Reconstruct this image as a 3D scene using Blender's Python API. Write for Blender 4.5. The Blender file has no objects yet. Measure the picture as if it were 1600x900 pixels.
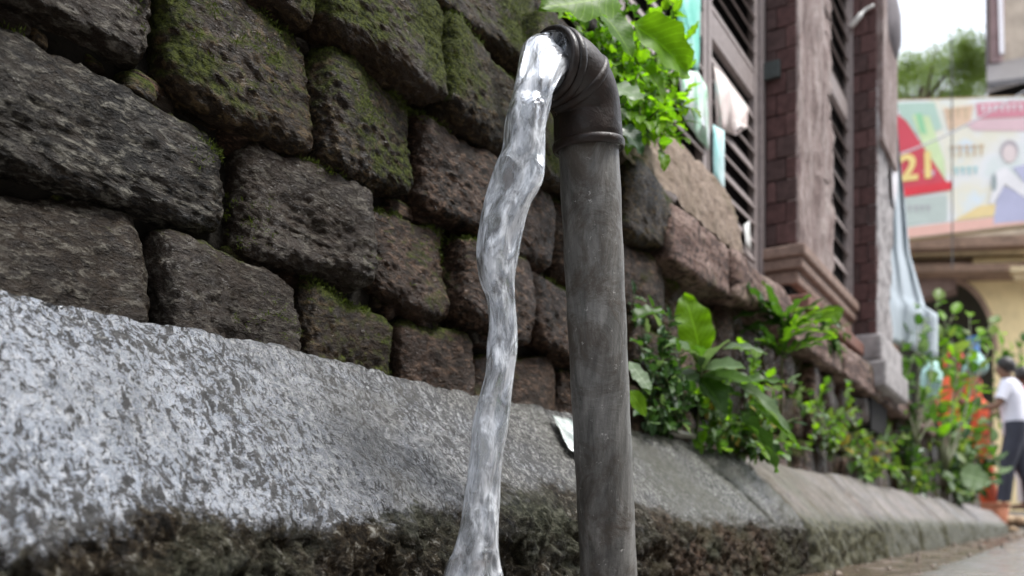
import bpy, bmesh, math, random
from mathutils import Vector, Matrix, noise, Euler
R = math.radians
sc = bpy.context.scene
col = sc.collection
random.seed(7)

# ------------------------------------------------------------------ camera
CZ = 0.10
TH = math.atan(850/1400); S, Cc = math.sin(TH), math.cos(TH)
cam_d = bpy.data.cameras.new('camera'); cam = bpy.data.objects.new('camera', cam_d); col.objects.link(cam)
cam.location = (0, 0, CZ); cam.rotation_euler = (R(90), 0, TH)
cam_d.sensor_width = 36; cam_d.lens = 31.5; cam_d.shift_y = 370/1600
cam_d.clip_start = 0.01; cam_d.clip_end = 500
cam_d.dof.use_dof = True; cam_d.dof.focus_distance = 0.75; cam_d.dof.aperture_fstop = 6.3
sc.camera = cam

# ------------------------------------------------------------------ sky and sun (overcast)
SUN_AZ, SUN_EL = R(66), R(62)          # azimuth from +Y towards +X
world = bpy.data.worlds.new('World'); sc.world = world; world.use_nodes = True
wn = world.node_tree.nodes; wl = world.node_tree.links
for n in list(wn): wn.remove(n)
wo = wn.new('ShaderNodeOutputWorld'); bg = wn.new('ShaderNodeBackground'); sky = wn.new('ShaderNodeTexSky')
hs = wn.new('ShaderNodeHueSaturation')
sky.sky_type = 'NISHITA'; sky.sun_disc = False; sky.sun_elevation = SUN_EL; sky.sun_rotation = SUN_AZ
sky.dust_density = 1.5; sky.air_density = 1.0; sky.ozone_density = 1.0
hs.inputs['Saturation'].default_value = 0.30; bg.inputs['Strength'].default_value = 0.15
wl.new(sky.outputs[0], hs.inputs['Color']); wl.new(hs.outputs[0], bg.inputs['Color']); wl.new(bg.outputs[0], wo.inputs[0])
sd = bpy.data.lights.new('sun', 'SUN'); so = bpy.data.objects.new('sun', sd); col.objects.link(so)
sd.energy = 1.5; sd.angle = R(14); sd.color = (1, .975, .94)
dv = Vector((math.sin(SUN_AZ)*math.cos(SUN_EL), math.cos(SUN_AZ)*math.cos(SUN_EL), math.sin(SUN_EL)))
so.rotation_euler = dv.to_track_quat('Z', 'Y').to_euler()
sc.view_settings.view_transform = 'Standard'; sc.view_settings.look = 'None'
sc.view_settings.exposure = 1.5; sc.view_settings.gamma = 1
try:
    sc.cycles.max_bounces = 8; sc.cycles.transmission_bounces = 8; sc.cycles.diffuse_bounces = 3
except Exception: pass

# ------------------------------------------------------------------ helpers
def W(px, py, t):
    u = (px-800)/1400; v = (820-py)/1400
    return Vector((t*(-S+u*Cc), t*(Cc+u*S), CZ+t*v))
def YP(px, D):                         # y where the line of sight of column px meets the plane x=-D
    u = (px-800)/1400; t = D/(S-u*Cc)
    return t*(Cc+u*S)
def ZM(m, D): return CZ + m*D/Cc       # height of the line of slope m on plane x=-D
def fr(p, H=1.0, o=4): return noise.fractal(p, H, 2.0, o, noise_basis='PERLIN_ORIGINAL')
def tag(o, label=None, cat=None, group=None, kind=None):
    if label: o['label'] = label
    if cat: o['category'] = cat
    if group: o['group'] = group
    if kind: o['kind'] = kind
    return o
def empty(name, loc=(0,0,0), rz=0):
    o = bpy.data.objects.new(name, None); col.objects.link(o); o.location = loc; o.rotation_euler = (0,0,rz)
    o.empty_display_size = .05; return o
def link(name, me, mat=None, parent=None, smooth=None):
    if mat and not me.materials: me.materials.append(mat)
    o = bpy.data.objects.new(name, me); col.objects.link(o)
    if parent is not None: o.parent = parent; o.matrix_parent_inverse = world_of(parent).inverted()
    if smooth is not None: me.polygons.foreach_set('use_smooth', [smooth]*len(me.polygons))
    return o
def world_of(o):
    m = Matrix.LocRotScale(o.location, o.rotation_euler, o.scale)
    if o.parent: m = world_of(o.parent) @ o.matrix_parent_inverse @ m
    return m
def mesh(name, vs, fs, mat=None, parent=None, smooth=False):
    me = bpy.data.meshes.new(name); me.from_pydata([tuple(v) for v in vs], [], fs); me.update()
    return link(name, me, mat, parent, smooth)
class MB:
    def __init__(s): s.v = []; s.f = []
    def add(s, vs, fs):
        b = len(s.v); s.v += [Vector(v) for v in vs]; s.f += [tuple(i+b for i in f) for f in fs]; return s
    def box(s, a, b, jit=0):
        (x0,y0,z0),(x1,y1,z1) = a, b
        vs = [Vector((x,y,z)) for x in (x0,x1) for y in (y0,y1) for z in (z0,z1)]
        if jit: vs = [v+Vector([random.uniform(-jit,jit) for _ in range(3)]) for v in vs]
        return s.add(vs, [(0,1,3,2),(4,6,7,5),(0,4,5,1),(2,3,7,6),(0,2,6,4),(1,5,7,3)])
    def build(s, name, mat=None, parent=None, smooth=False, bevel=0):
        o = mesh(name, s.v, s.f, mat, parent, smooth)
        if bevel:
            m = o.modifiers.new('bevel','BEVEL'); m.width = bevel; m.segments = 2
        return o
def tube(pts, rads, n=16, cap=True, squash=None):
    """rings along pts; returns verts, faces"""
    vs, fs = [], []; up = Vector((0,0,1)); k = len(pts); prev = None
    for i, p in enumerate(pts):
        d = (pts[min(i+1,k-1)]-pts[max(i-1,0)]).normalized()
        if prev is None:
            a = d.orthogonal().normalized()
            if abs(d.z) < .95: a = (up - d*up.dot(d)).normalized()
        else: a = (prev - d*prev.dot(d)).normalized()
        prev = a; b = d.cross(a); r = rads[i] if hasattr(rads,'__len__') else rads
        for j in range(n):
            t = 2*math.pi*j/n; vs.append(p + a*(r*math.cos(t)) + b*(r*math.sin(t)))
    for i in range(k-1):
        for j in range(n):
            j2 = (j+1) % n; fs.append((i*n+j, i*n+j2, (i+1)*n+j2, (i+1)*n+j))
    if cap: fs.append(tuple(range(n-1,-1,-1))); fs.append(tuple((k-1)*n+j for j in range(n)))
    return vs, fs
def loft(rings, n=24, cap=True, pw=2.0):
    """rings: (centre, rx, ry) horizontal rounded sections, optional rotation"""
    vs, fs = [], []
    for rg in rings:
        c, rx, ry = rg[:3]; rot = rg[3] if len(rg) > 3 else 0
        for j in range(n):
            t = 2*math.pi*j/n; x = math.copysign(abs(math.cos(t))**(2/pw), math.cos(t))*rx; y = math.copysign(abs(math.sin(t))**(2/pw), math.sin(t))*ry
            vs.append(Vector(c)+Vector((x*math.cos(rot)-y*math.sin(rot), x*math.sin(rot)+y*math.cos(rot), 0)))
    for i in range(len(rings)-1):
        for j in range(n):
            j2 = (j+1) % n; fs.append((i*n+j, i*n+j2, (i+1)*n+j2, (i+1)*n+j))
    if cap: fs.append(tuple(range(n-1,-1,-1))); fs.append(tuple((len(rings)-1)*n+j for j in range(n)))
    return vs, fs
def catmull(P, n):
    P = [Vector(p) for p in P]; out = []
    Q = [P[0]*2-P[1]] + P + [P[-1]*2-P[-2]]
    for i in range(1, len(Q)-2):
        for k in range(n):
            t = k/n; a,b,c,d = Q[i-1],Q[i],Q[i+1],Q[i+2]
            out.append(.5*((2*b)+(c-a)*t+(2*a-5*b+4*c-d)*t*t+(3*b-a-3*c+d)*t**3))
    out.append(P[-1]); return out

# ------------------------------------------------------------------ materials
class NT:
    def __init__(s, name):
        s.m = bpy.data.materials.new(name); s.m.use_nodes = True; s.t = s.m.node_tree
        s.b = s.t.nodes['Principled BSDF']; s.out = s.t.nodes['Material Output']
        tc = s.t.nodes.new('ShaderNodeTexCoord'); s.co = tc.outputs['Object']
    def lk(s, a, b): s.t.links.new(a, b)
    def mapping(s, scale=(1,1,1), rot=(0,0,0), co=None):
        n = s.t.nodes.new('ShaderNodeMapping'); n.inputs['Scale'].default_value = scale; n.inputs['Rotation'].default_value = rot
        s.lk(co or s.co, n.inputs[0]); return n.outputs[0]
    def noise(s, scale, detail=6, rough=.6, co=None, dist=0):
        n = s.t.nodes.new('ShaderNodeTexNoise'); n.inputs['Scale'].default_value = scale; n.inputs['Detail'].default_value = detail
        n.inputs['Roughness'].default_value = rough; n.inputs['Distortion'].default_value = dist
        s.lk(co or s.co, n.inputs['Vector']); return n.outputs['Fac']
    def vor(s, scale, co=None, feat='F1', out='Distance'):
        n = s.t.nodes.new('ShaderNodeTexVoronoi'); n.inputs['Scale'].default_value = scale; n.feature = feat
        s.lk(co or s.co, n.inputs['Vector']); return n.outputs[out]
    def ramp(s, f, stops):
        n = s.t.nodes.new('ShaderNodeValToRGB'); e = n.color_ramp.elements
        while len(e) < len(stops): e.new(.5)
        for el, (p, c) in zip(e, stops): el.position = p; el.color = (c if len(c) == 4 else (*c, 1)) if hasattr(c,'__len__') else (c,c,c,1)
        s.lk(f, n.inputs[0]); return n.outputs[0]
    def mix(s, f, a, b, mode='MIX'):
        n = s.t.nodes.new('ShaderNodeMix'); n.data_type = 'RGBA'; n.blend_type = mode
        for v, i in ((f,0),(a,6),(b,7)):
            if hasattr(v,'is_linked') or hasattr(v,'links'): s.lk(v, n.inputs[i])
            else: n.inputs[i].default_value = v if i == 0 else (*v, 1)[:4]
        return n.outputs[2]
    def math(s, op, a, b=0, clamp=False):
        n = s.t.nodes.new('ShaderNodeMath'); n.operation = op; n.use_clamp = clamp
        for v, i in ((a,0),(b,1)):
            if hasattr(v,'links'): s.lk(v, n.inputs[i])
            else: n.inputs[i].default_value = v
        return n.outputs[0]
    def sep(s, v):
        n = s.t.nodes.new('ShaderNodeSeparateXYZ'); s.lk(v, n.inputs[0]); return n.outputs
    def geo(s): return s.t.nodes.new('ShaderNodeNewGeometry').outputs
    def rnd(s): return s.t.nodes.new('ShaderNodeObjectInfo').outputs['Random']
    def bump(s, h, strength=.5, dist=.01, prev=None):
        n = s.t.nodes.new('ShaderNodeBump'); n.inputs['Strength'].default_value = strength; n.inputs['Distance'].default_value = dist
        s.lk(h, n.inputs['Height'])
        if prev is not None: s.lk(prev, n.inputs['Normal'])
        return n.outputs[0]
    def set(s, **k):
        nm = dict(col='Base Color', rough='Roughness', nor='Normal', metal='Metallic', spec='Specular IOR Level', trans='Transmission Weight', coat='Coat Weight', crough='Coat Roughness', ior='IOR', alpha='Alpha')
        for a, v in k.items():
            i = s.b.inputs[nm[a]]
            if hasattr(v,'links'): s.lk(v, i)
            else: i.default_value = (*v, 1) if hasattr(v,'__len__') else v
        return s.m
def simple(name, c, rough=.7, var=.25, scale=30, bump=.2, bd=.003, metal=0):
    n = NT(name); f = n.noise(scale, 6, .65)
    c2 = tuple(max(0, x*(1-var)) for x in c); c3 = tuple(min(1, x*(1+var)) for x in c)
    return n.set(col=n.ramp(f, [(.3,c2),(.7,c3)]), rough=rough, metal=metal, spec=.25 if rough > .65 else .5, nor=n.bump(f, bump, bd))

def mat_stone(name, base, light, brown, moss_amt, k=1.0):
    n = NT(name); g = n.geo()
    rot = n.mapping((1,.55,1.3), (R(35),0,0))
    f1 = n.noise(9, 5, .6); f2 = n.noise(105*k, 6, .66, co=rot, dist=.5); f3 = n.noise(330*k, 4, .7, co=rot)
    f4 = n.noise(24, 5, .6)
    c = n.mix(n.ramp(f4, [(.38,0),(.66,1)]), base, brown)
    c = n.mix(n.ramp(n.math('ADD', n.math('MULTIPLY',f2,.72), n.math('MULTIPLY',f3,.28)), [(.50,0),(.60,1)]), c, light)
    c = n.mix(n.ramp(n.noise(170*k,5,.68,co=rot,dist=.4), [(.42,.9),(.49,0)]), c, tuple(x*.25 for x in base))
    c = n.mix(n.ramp(n.noise(4, 4, .6), [(.45,0),(.62,1)]), c, n.mix(.6, c, tuple(x*.5 for x in brown)))
    c = n.mix(n.ramp(n.rnd(), [(0,0),(1,.8)]), c, n.mix(.5, c, (.050,.030,.017)))
    # moss on the upward faces and in patches
    nz = n.sep(g['Normal'])[2]
    mm = n.math('ADD', n.math('MULTIPLY', nz, .38), n.math('ADD', n.math('MULTIPLY', n.noise(7, 4, .6), 1.3), moss_amt-1.0))
    mm = n.math('ADD', mm, n.math('MULTIPLY', n.math('SUBTRACT', n.noise(120, 4, .7), .5), .6))
    mk = n.ramp(mm, [(.34,0),(.52,1)])
    mossc = n.ramp(n.noise(260, 5, .7), [(.38,(.010,.015,.004)),(.62,(.085,.10,.018))])
    c = n.mix(mk, c, mossc)
    h = n.math('ADD', n.math('MULTIPLY', f2, 1.0), n.math('MULTIPLY', f3, .5))
    b1 = n.bump(h, 1.0, .007); b2 = n.bump(n.noise(55,5,.7,co=rot), .7, .008, b1)
    n.b.inputs['Coat Roughness'].default_value = .10; n.lk(b2, n.b.inputs['Coat Normal']); n.lk(n.mix(mk, n.ramp(n.noise(12,5,.7), [(.45,(.03,.03,.03)),(.65,(.30,.30,.30))]), (.0,.0,.0)), n.b.inputs['Coat Weight'])
    rg = n.mix(mk, n.ramp(f3, [(.35,(.30,.30,.30)),(.65,(.62,.62,.62))]), (.85,.85,.85))
    return n.set(col=c, rough=rg, nor=b2, spec=.15)
M_stone = mat_stone('wet dark stone', (.013,.0125,.011), (.19,.18,.15), (.034,.025,.016), .38)
M_stone_moss = mat_stone('mossy stone', (.013,.0105,.006), (.15,.105,.052), (.042,.024,.012), .72)
M_stone_brown = mat_stone('brown stone', (.018,.012,.008), (.19,.12,.08), (.060,.031,.018), .50)
M_stone_far = mat_stone('pale brown stone', (.030,.020,.014), (.26,.175,.135), (.11,.055,.036), .62, .4)
M_mortar = simple('dark joint earth', (.012,.010,.007), .9, .4, 60, .6, .01)

def mat_kerb():
    n = NT('wet kerb concrete'); xyz = n.sep(n.co)
    rot = n.mapping((.50,1.05,1), (0,0,0), co=n.mapping((1,1,1), (0,R(-45),R(14))))
    fl = n.noise(185, 7, .72, co=rot, dist=.6)
    fl2 = n.noise(420, 4, .8, co=n.mapping((1,.6,1),(R(35),0,0)))
    bigp = n.noise(5, 5, .65, dist=.6); mid = n.noise(26, 6, .7, dist=.5)
    pale = n.ramp(mid, [(.36,(.29,.335,.41)),(.62,(.66,.72,.83))])  # sky sheen of the wet slope painted into the concrete's pale bluish tone
    pale = n.mix(n.ramp(n.noise(240, 5, .8, co=rot), [(.50,0),(.58,.85)]), pale, (.82,.85,.90))  # bright sparkle specks, wet glints painted into the colour
    greyc = n.ramp(n.noise(170, 6, .78), [(.43,(.04,.038,.032)),(.5,(.19,.183,.165)),(.57,(.52,.51,.48))])
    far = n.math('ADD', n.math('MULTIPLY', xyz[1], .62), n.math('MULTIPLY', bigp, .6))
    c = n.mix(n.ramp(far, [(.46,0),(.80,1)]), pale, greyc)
    thr = n.math('ADD', fl, n.math('MULTIPLY', n.math('SUBTRACT', bigp, .5), .42))
    thr = n.math('ADD', thr, n.math('MULTIPLY', n.math('SUBTRACT', fl2, .5), .35))
    thr = n.math('ADD', thr, n.math('MULTIPLY', n.math('SUBTRACT', mid, .5), .25))
    fm = n.ramp(thr, [(.445,1),(.495,0)])
    cr = n.math('ABSOLUTE', n.math('SUBTRACT', n.noise(60, 4, .6, co=rot, dist=1.6), .5))
    cr = n.math('MULTIPLY', n.ramp(cr, [(.006,1),(.018,0)]), n.ramp(mid, [(.46,0),(.54,1)]))
    fm = n.math('MAXIMUM', fm, cr)
    c = n.mix(fm, c, (.020,.019,.018))
    stain = n.math('MULTIPLY', n.ramp(n.noise(4.5, 7, .72, dist=1.2), [(.48,0),(.60,.85)]), n.ramp(n.math('MULTIPLY', xyz[1], .5), [(.14,.25),(.34,1)]))
    c = n.mix(stain, c, n.mix(.6, c, (.10,.09,.065)))
    # dirt and moss towards the foot, edge broken by noise
    z = n.math('ADD', xyz[2], n.math('MULTIPLY', n.math('SUBTRACT', n.noise(8, 7, .7), .5), .10))
    z = n.math('ADD', z, n.math('MULTIPLY', n.math('SUBTRACT', n.noise(90, 5, .75), .5), .05))
    hump = n.ramp(n.math('MULTIPLY', xyz[1], .5), [(.12,0),(.30,.022),(.42,.05),(.60,.015),(.8,0)])
    low = n.ramp(n.math('SUBTRACT', z, hump), [(.088,1),(.098,0)])
    brown = n.ramp(n.noise(120, 7, .78, dist=.8), [(.40,(.006,.005,.003)),(.5,(.030,.021,.012)),(.56,(.075,.057,.032)),(.63,(.38,.37,.33))])
    mossy = n.ramp(n.noise(110, 7, .78), [(.40,(.008,.009,.005)),(.5,(.045,.048,.028)),(.62,(.20,.20,.15))])
    rust = n.ramp(n.noise(110, 7, .75), [(.40,(.02,.012,.008)),(.5,(.10,.058,.036)),(.63,(.26,.18,.13))])
    lowc = n.mix(n.ramp(n.noise(5, 4, .6), [(.46,0),(.58,1)]), brown, mossy)
    rz = n.math('MULTIPLY', n.ramp(n.math('MULTIPLY', xyz[1], .5), [(.50,0),(.58,1),(.72,1),(.82,0)]), n.ramp(n.noise(7,5,.6), [(.42,0),(.55,1)]))
    lowc = n.mix(rz, lowc, rust)
    c = n.mix(low, c, lowc)
    ck = n.math('ABSOLUTE', n.math('SUBTRACT', n.math('SUBTRACT', xyz[1], 1.55), n.math('MULTIPLY', n.math('SUBTRACT', .252, xyz[2]), .5)))
    ck = n.math('ADD', ck, n.math('MULTIPLY', n.math('SUBTRACT', n.noise(28,5,.7), .5), .14))
    c = n.mix(n.ramp(ck, [(.008,.9),(.03,0)]), c, (.02,.018,.014))
    gr = n.math('MULTIPLY', n.ramp(n.noise(8, 5, .6), [(.43,0),(.57,1)]), n.ramp(n.math('MULTIPLY', xyz[1], .25), [(.18,0),(.33,.95)]))
    c = n.mix(gr, c, n.mix(.75, c, (.085,.080,.042)))
    h = n.math('ADD', n.math('MULTIPLY', thr, 1), n.math('MULTIPLY', fl2, .7))
    b = n.bump(h, 1.0, .009); b = n.bump(n.noise(70, 6, .7, dist=.6), .7, .010, b)
    n.lk(b, n.b.inputs['Coat Normal'])
    n.b.inputs['Coat IOR'].default_value = 1.6
    n.lk(n.mix(low, (.6,.6,.6), (.12,.12,.12)), n.b.inputs['Specular IOR Level'])
    return n.set(col=c, rough=.5, nor=b, coat=n.mix(low, n.ramp(bigp, [(.3,(1,1,1)),(.7,(.6,.6,.6))]), n.ramp(mid, [(.5,(.02,.02,.02)),(.62,(.35,.35,.35))])), crough=.05)
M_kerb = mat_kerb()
def mat_kerb_far():
    n = NT('dry kerb concrete'); xyz = n.sep(n.co)
    f = n.noise(10, 7, .75, co=n.mapping((1,2.2,.8),(0,0,0)), dist=.5); f2 = n.noise(90, 6, .75)
    top = n.ramp(f, [(.36,(.08,.083,.088)),(.46,(.19,.195,.215)),(.56,(.29,.245,.225)),(.66,(.38,.36,.35))])
    top = n.mix(n.ramp(n.rnd(), [(0,0),(1,.8)]), top, n.mix(.6, top, (.25,.19,.155)))
    top = n.mix(n.ramp(f2, [(.40,.75),(.5,0)]), top, (.06,.06,.05))
    near = n.ramp(n.math('MULTIPLY', xyz[1], .25), [(.48,.85),(.70,0)])          # greener and rougher nearer the pipe
    top = n.mix(n.math('MULTIPLY', near, n.ramp(n.noise(7, 6, .7), [(.40,0),(.55,1)])), top, (.11,.115,.075))
    low = n.ramp(n.noise(60, 7, .75), [(.38,(.018,.018,.010)),(.52,(.075,.073,.042)),(.65,(.17,.165,.11))])
    z = n.math('ADD', xyz[2], n.math('MULTIPLY', n.math('SUBTRACT', n.noise(9, 6, .7), .5), .11))
    grime = n.ramp(n.noise(5, 7, .75, co=n.mapping((1,1.6,.8)), dist=.8), [(.44,0),(.60,.85)])
    top = n.mix(grime, top, n.mix(n.noise(30,4,.6), (.05,.05,.03), (.13,.10,.065)))
    c = n.mix(n.ramp(z, [(.106,1),(.132,0)]), top, low)
    return n.set(col=c, rough=.5, spec=.25, nor=n.bump(n.math('ADD', f, n.math('MULTIPLY', f2, .5)), .8, .010))
M_kerb_far = mat_kerb_far()

def mat_pipe(name, lo, hi, rust, rough=.42, z_streak=True):
    n = NT(name); st = n.mapping((1,1,.10)) if z_streak else n.co
    f = n.noise(70, 7, .72, co=st); f2 = n.noise(20, 7, .75, dist=.8); f3 = n.noise(300, 3, .6)
    c = n.ramp(f, [(.32,lo),(.68,hi)])
    c = n.mix(n.ramp(f2, [(.47,0),(.60,.85)]), c, rust)
    c = n.mix(n.ramp(n.noise(9, 6, .7, co=n.mapping((1,1,.35)), dist=1), [(.50,0),(.62,.6)]), c, tuple(x*.45 for x in lo))
    c = n.mix(n.ramp(n.noise(120, 4, .8), [(.63,0),(.72,.6)]), c, tuple(min(1,x*2.3) for x in hi))
    c = n.mix(n.ramp(n.noise(170, 4, .8), [(.28,.7),(.36,0)]), c, (.012,.011,.01))
    b = n.bump(f3, .3, .0012); b = n.bump(f2, .5, .003, b)
    return n.set(col=c, rough=n.ramp(f2, [(.35,rough-.08),(.65,rough+.22)]), nor=b, metal=.0, spec=.35)
M_pipe = mat_pipe('weathered galvanised pipe', (.060,.060,.056), (.29,.285,.27), (.085,.070,.056))
M_elbow = mat_pipe('dark wet elbow', (.010,.0085,.0075), (.030,.025,.022), (.026,.015,.011), .30, False)

def mat_water():
    n = NT('running water')
    at = n.t.nodes.new('ShaderNodeUVMap').outputs[0]
    st = n.mapping((4.2,2.4,1), co=at)
    w = n.noise(1.0, 4, .5, co=st, dist=.8)
    fine = n.noise(1.0, 6, .7, co=n.mapping((14,4,1), co=at), dist=.8)
    top = n.sep(at)[1]                                  # 0 at the mouth
    foam = n.math('ADD', w, n.math('MULTIPLY', n.math('SUBTRACT', fine, .5), .45))
    foam = n.math('ADD', foam, n.math('MULTIPLY', n.math('MINIMUM', top, 5), .010))
    fm = n.ramp(foam, [(.40,.12),(.53,.50),(.64,1)])
    glass = n.t.nodes.new('ShaderNodeBsdfGlass'); glass.inputs['IOR'].default_value = 1.33; glass.inputs['Roughness'].default_value = .01
    glass.inputs['Color'].default_value = (.96,.98,1,1)
    hn = n.bump(n.math('ADD', n.math('MULTIPLY', fine, .12), w), .55, .006)
    n.lk(hn, glass.inputs['Normal'])
    n.set(col=n.ramp(fine, [(.3,(.46,.49,.53)),(.7,(.80,.83,.87))]), rough=.10, nor=hn, spec=.8)
    n.b.inputs['Subsurface Weight'].default_value = 0
    ms = n.t.nodes.new('ShaderNodeMixShader'); n.lk(fm, ms.inputs[0]); n.lk(glass.outputs[0], ms.inputs[1]); n.lk(n.b.outputs[0], ms.inputs[2])
    n.lk(ms.outputs[0], n.out.inputs[0]); return n.m
M_water = mat_water()
def mat_leaf(name, dark, lite, vein=True, trans=.45, rough=.42):
    n = NT(name); uv = n.t.nodes.new('ShaderNodeUVMap').outputs[0]; u = n.sep(uv)
    c = n.mix(n.rnd(), dark, lite)
    c = n.mix(n.ramp(n.noise(45, 4, .6), [(.35,0),(.7,.6)]), c, n.mix(.5, c, tuple(x*.55 for x in dark)))
    if vein:
        a = n.math('ABSOLUTE', n.math('SUBTRACT', u[0], .5))
        mid = n.ramp(a, [(.0,.75),(.035,0)])
        sv = n.math('SINE', n.math('MULTIPLY', n.math('SUBTRACT', u[1], n.math('MULTIPLY', a, .6)), 62))
        sv = n.ramp(sv, [(.86,0),(1,.35)])
        c = n.mix(n.math('MAXIMUM', mid, sv), c, tuple(min(1,x*1.7+.02) for x in lite))
        n.set(nor=n.bump(sv, .25, .002))
    n.set(col=c, rough=rough, spec=.3)
    tr = n.t.nodes.new('ShaderNodeBsdfTranslucent'); n.lk(n.mix(1, c, (1.3,1.4,.7), 'MULTIPLY'), tr.inputs[0])
    ms = n.t.nodes.new('ShaderNodeMixShader'); ms.inputs[0].default_value = trans
    n.lk(n.b.outputs[0], ms.inputs[1]); n.lk(tr.outputs[0], ms.inputs[2]); n.lk(ms.outputs[0], n.out.inputs[0]); return n.m
M_leaf = mat_leaf('green leaf', (.030,.080,.014), (.085,.18,.025))
M_leaf_bright = mat_leaf('bright green leaf', (.11,.26,.010), (.21,.38,.016), trans=.6)
M_leaf_dark = mat_leaf('dark green leaf', (.018,.050,.018), (.05,.11,.035), trans=.25, rough=.3)
M_leaf_pale = mat_leaf('pale grey green leaf', (.10,.17,.075), (.22,.31,.17), trans=.35)
M_leaf_hero = mat_leaf('vivid upright leaf', (.20,.42,.008), (.24,.46,.010), trans=.65)
M_leaf_fine = mat_leaf('fine yellowish leaf', (.09,.16,.03), (.22,.30,.07), vein=False, trans=.45)
M_leaf_old = mat_leaf('yellowing leaf', (.20,.15,.03), (.34,.28,.06), trans=.35, rough=.7)
M_stem = simple('green brown stem', (.09,.10,.04), .6, .3, 40)
M_twig = simple('brown twig', (.10,.075,.05), .8, .3, 40)
M_mossblade = mat_leaf('moss', (.03,.045,.008), (.12,.16,.02), vein=False, trans=.3, rough=.8)

# ------------------------------------------------------------------ ground
def ground_z(x, y):
    t = min(1, max(0, (y-10.3)/1.2)); t = t*t*(3-2*t)
    return .28*t
def sheet(name, xs, ys, zf, mat, smooth=True):
    vs = [(x,y,zf(x,y)) for y in ys for x in xs]; n = len(xs)
    fs = [(j*n+i, j*n+i+1, (j+1)*n+i+1, (j+1)*n+i) for j in range(len(ys)-1) for i in range(n-1)]
    return mesh(name, vs, fs, mat, None, smooth)
def lin(a, b, n): return [a+(b-a)*i/n for i in range(n+1)]
n = NT('earth'); f = n.noise(3, 8, .7)
M_earth = n.set(col=n.ramp(f, [(.3,(.10,.085,.07)),(.7,(.20,.18,.15))]), rough=.8, nor=n.bump(f,.4,.05))
gy = [-300,-60,-20,-4,-1] + lin(0,10,10)[0:] + lin(10.3,11.5,8) + [14,20,60,300]
gx = [-300,-60,-12,-3,-.7,-.3,.1,1,4,12,60,300]
tag(sheet('ground', gx, gy, lambda x,y: ground_z(x,y)-.03, M_earth), kind='structure')
n = NT('wet worn asphalt')
f = n.noise(160, 5, .7); g2 = n.noise(5, 6, .65)
cc = n.ramp(f, [(.35,(.14,.14,.14)),(.7,(.38,.375,.37))]); cc = n.mix(n.ramp(g2, [(.42,0),(.6,.7)]), cc, (.19,.165,.14))
M_road = n.set(col=cc, rough=n.ramp(g2, [(.46,.04),(.62,.30)]), nor=n.bump(n.math('ADD',f,n.math('MULTIPLY',g2,.6)), .5, .006), spec=.6)
def road_z(x, y):
    e = max(0, min(1, (x+.24)/.05)); return ground_z(x,y) + .012*e + .004*fr(Vector((x*5,y*5,0)))
tag(sheet('road', [-.26,-.24,-.22,-.19]+lin(-.15,1.5,22)+[2,3,5,8], lin(-2,9.9,150)+lin(10,11.6,16)+[13,16,20,30,60], road_z, M_road), kind='structure')
n = NT('muddy gutter'); f = n.noise(26, 7, .7)
M_gutter = n.set(col=n.ramp(f, [(.35,(.05,.035,.024)),(.65,(.17,.12,.085))]), rough=n.ramp(n.noise(7,4,.6), [(.45,.07),(.6,.5)]), nor=n.bump(f,.5,.008), spec=.7)
tag(sheet('gutter', lin(-.44,-.20,10), lin(-2,10.6,260), lambda x,y: .004+.004*fr(Vector((x*14,y*14,3)))-.006*math.exp(-((x+.31)/.05)**2), M_gutter), kind='structure')
# little stones in the gutter
mb = MB()
for i in range(150):
    y = random.uniform(.5, 9.5); x = random.uniform(-.39, -.16) ; r = random.choice([.003,.003,.004,.007])*random.uniform(.7,1.3)*(1+y*.12)
    c = Vector((x,y,.008+r*.3)); vs = []
    for d in [(1,0,0),(0,1,0),(-1,0,0),(0,-1,0),(.5,.5,.7),(-.6,.3,.7),(0,-.6,.7),(0,0,-.6)]: vs.append(c+Vector(d)*r*random.uniform(.7,1.2))
    mb.add(vs, [(0,1,4),(1,2,5),(1,5,4),(2,3,5),(3,6,5),(3,0,6),(0,4,6),(4,5,6),(0,7,1),(1,7,2),(2,7,3),(3,7,0)])
tag(mb.build('grit', simple('pale grit', (.24,.20,.165), .7, .4, 20)), 'scattered pale stone chips lying along the muddy gutter', 'grit', kind='stuff')

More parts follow.
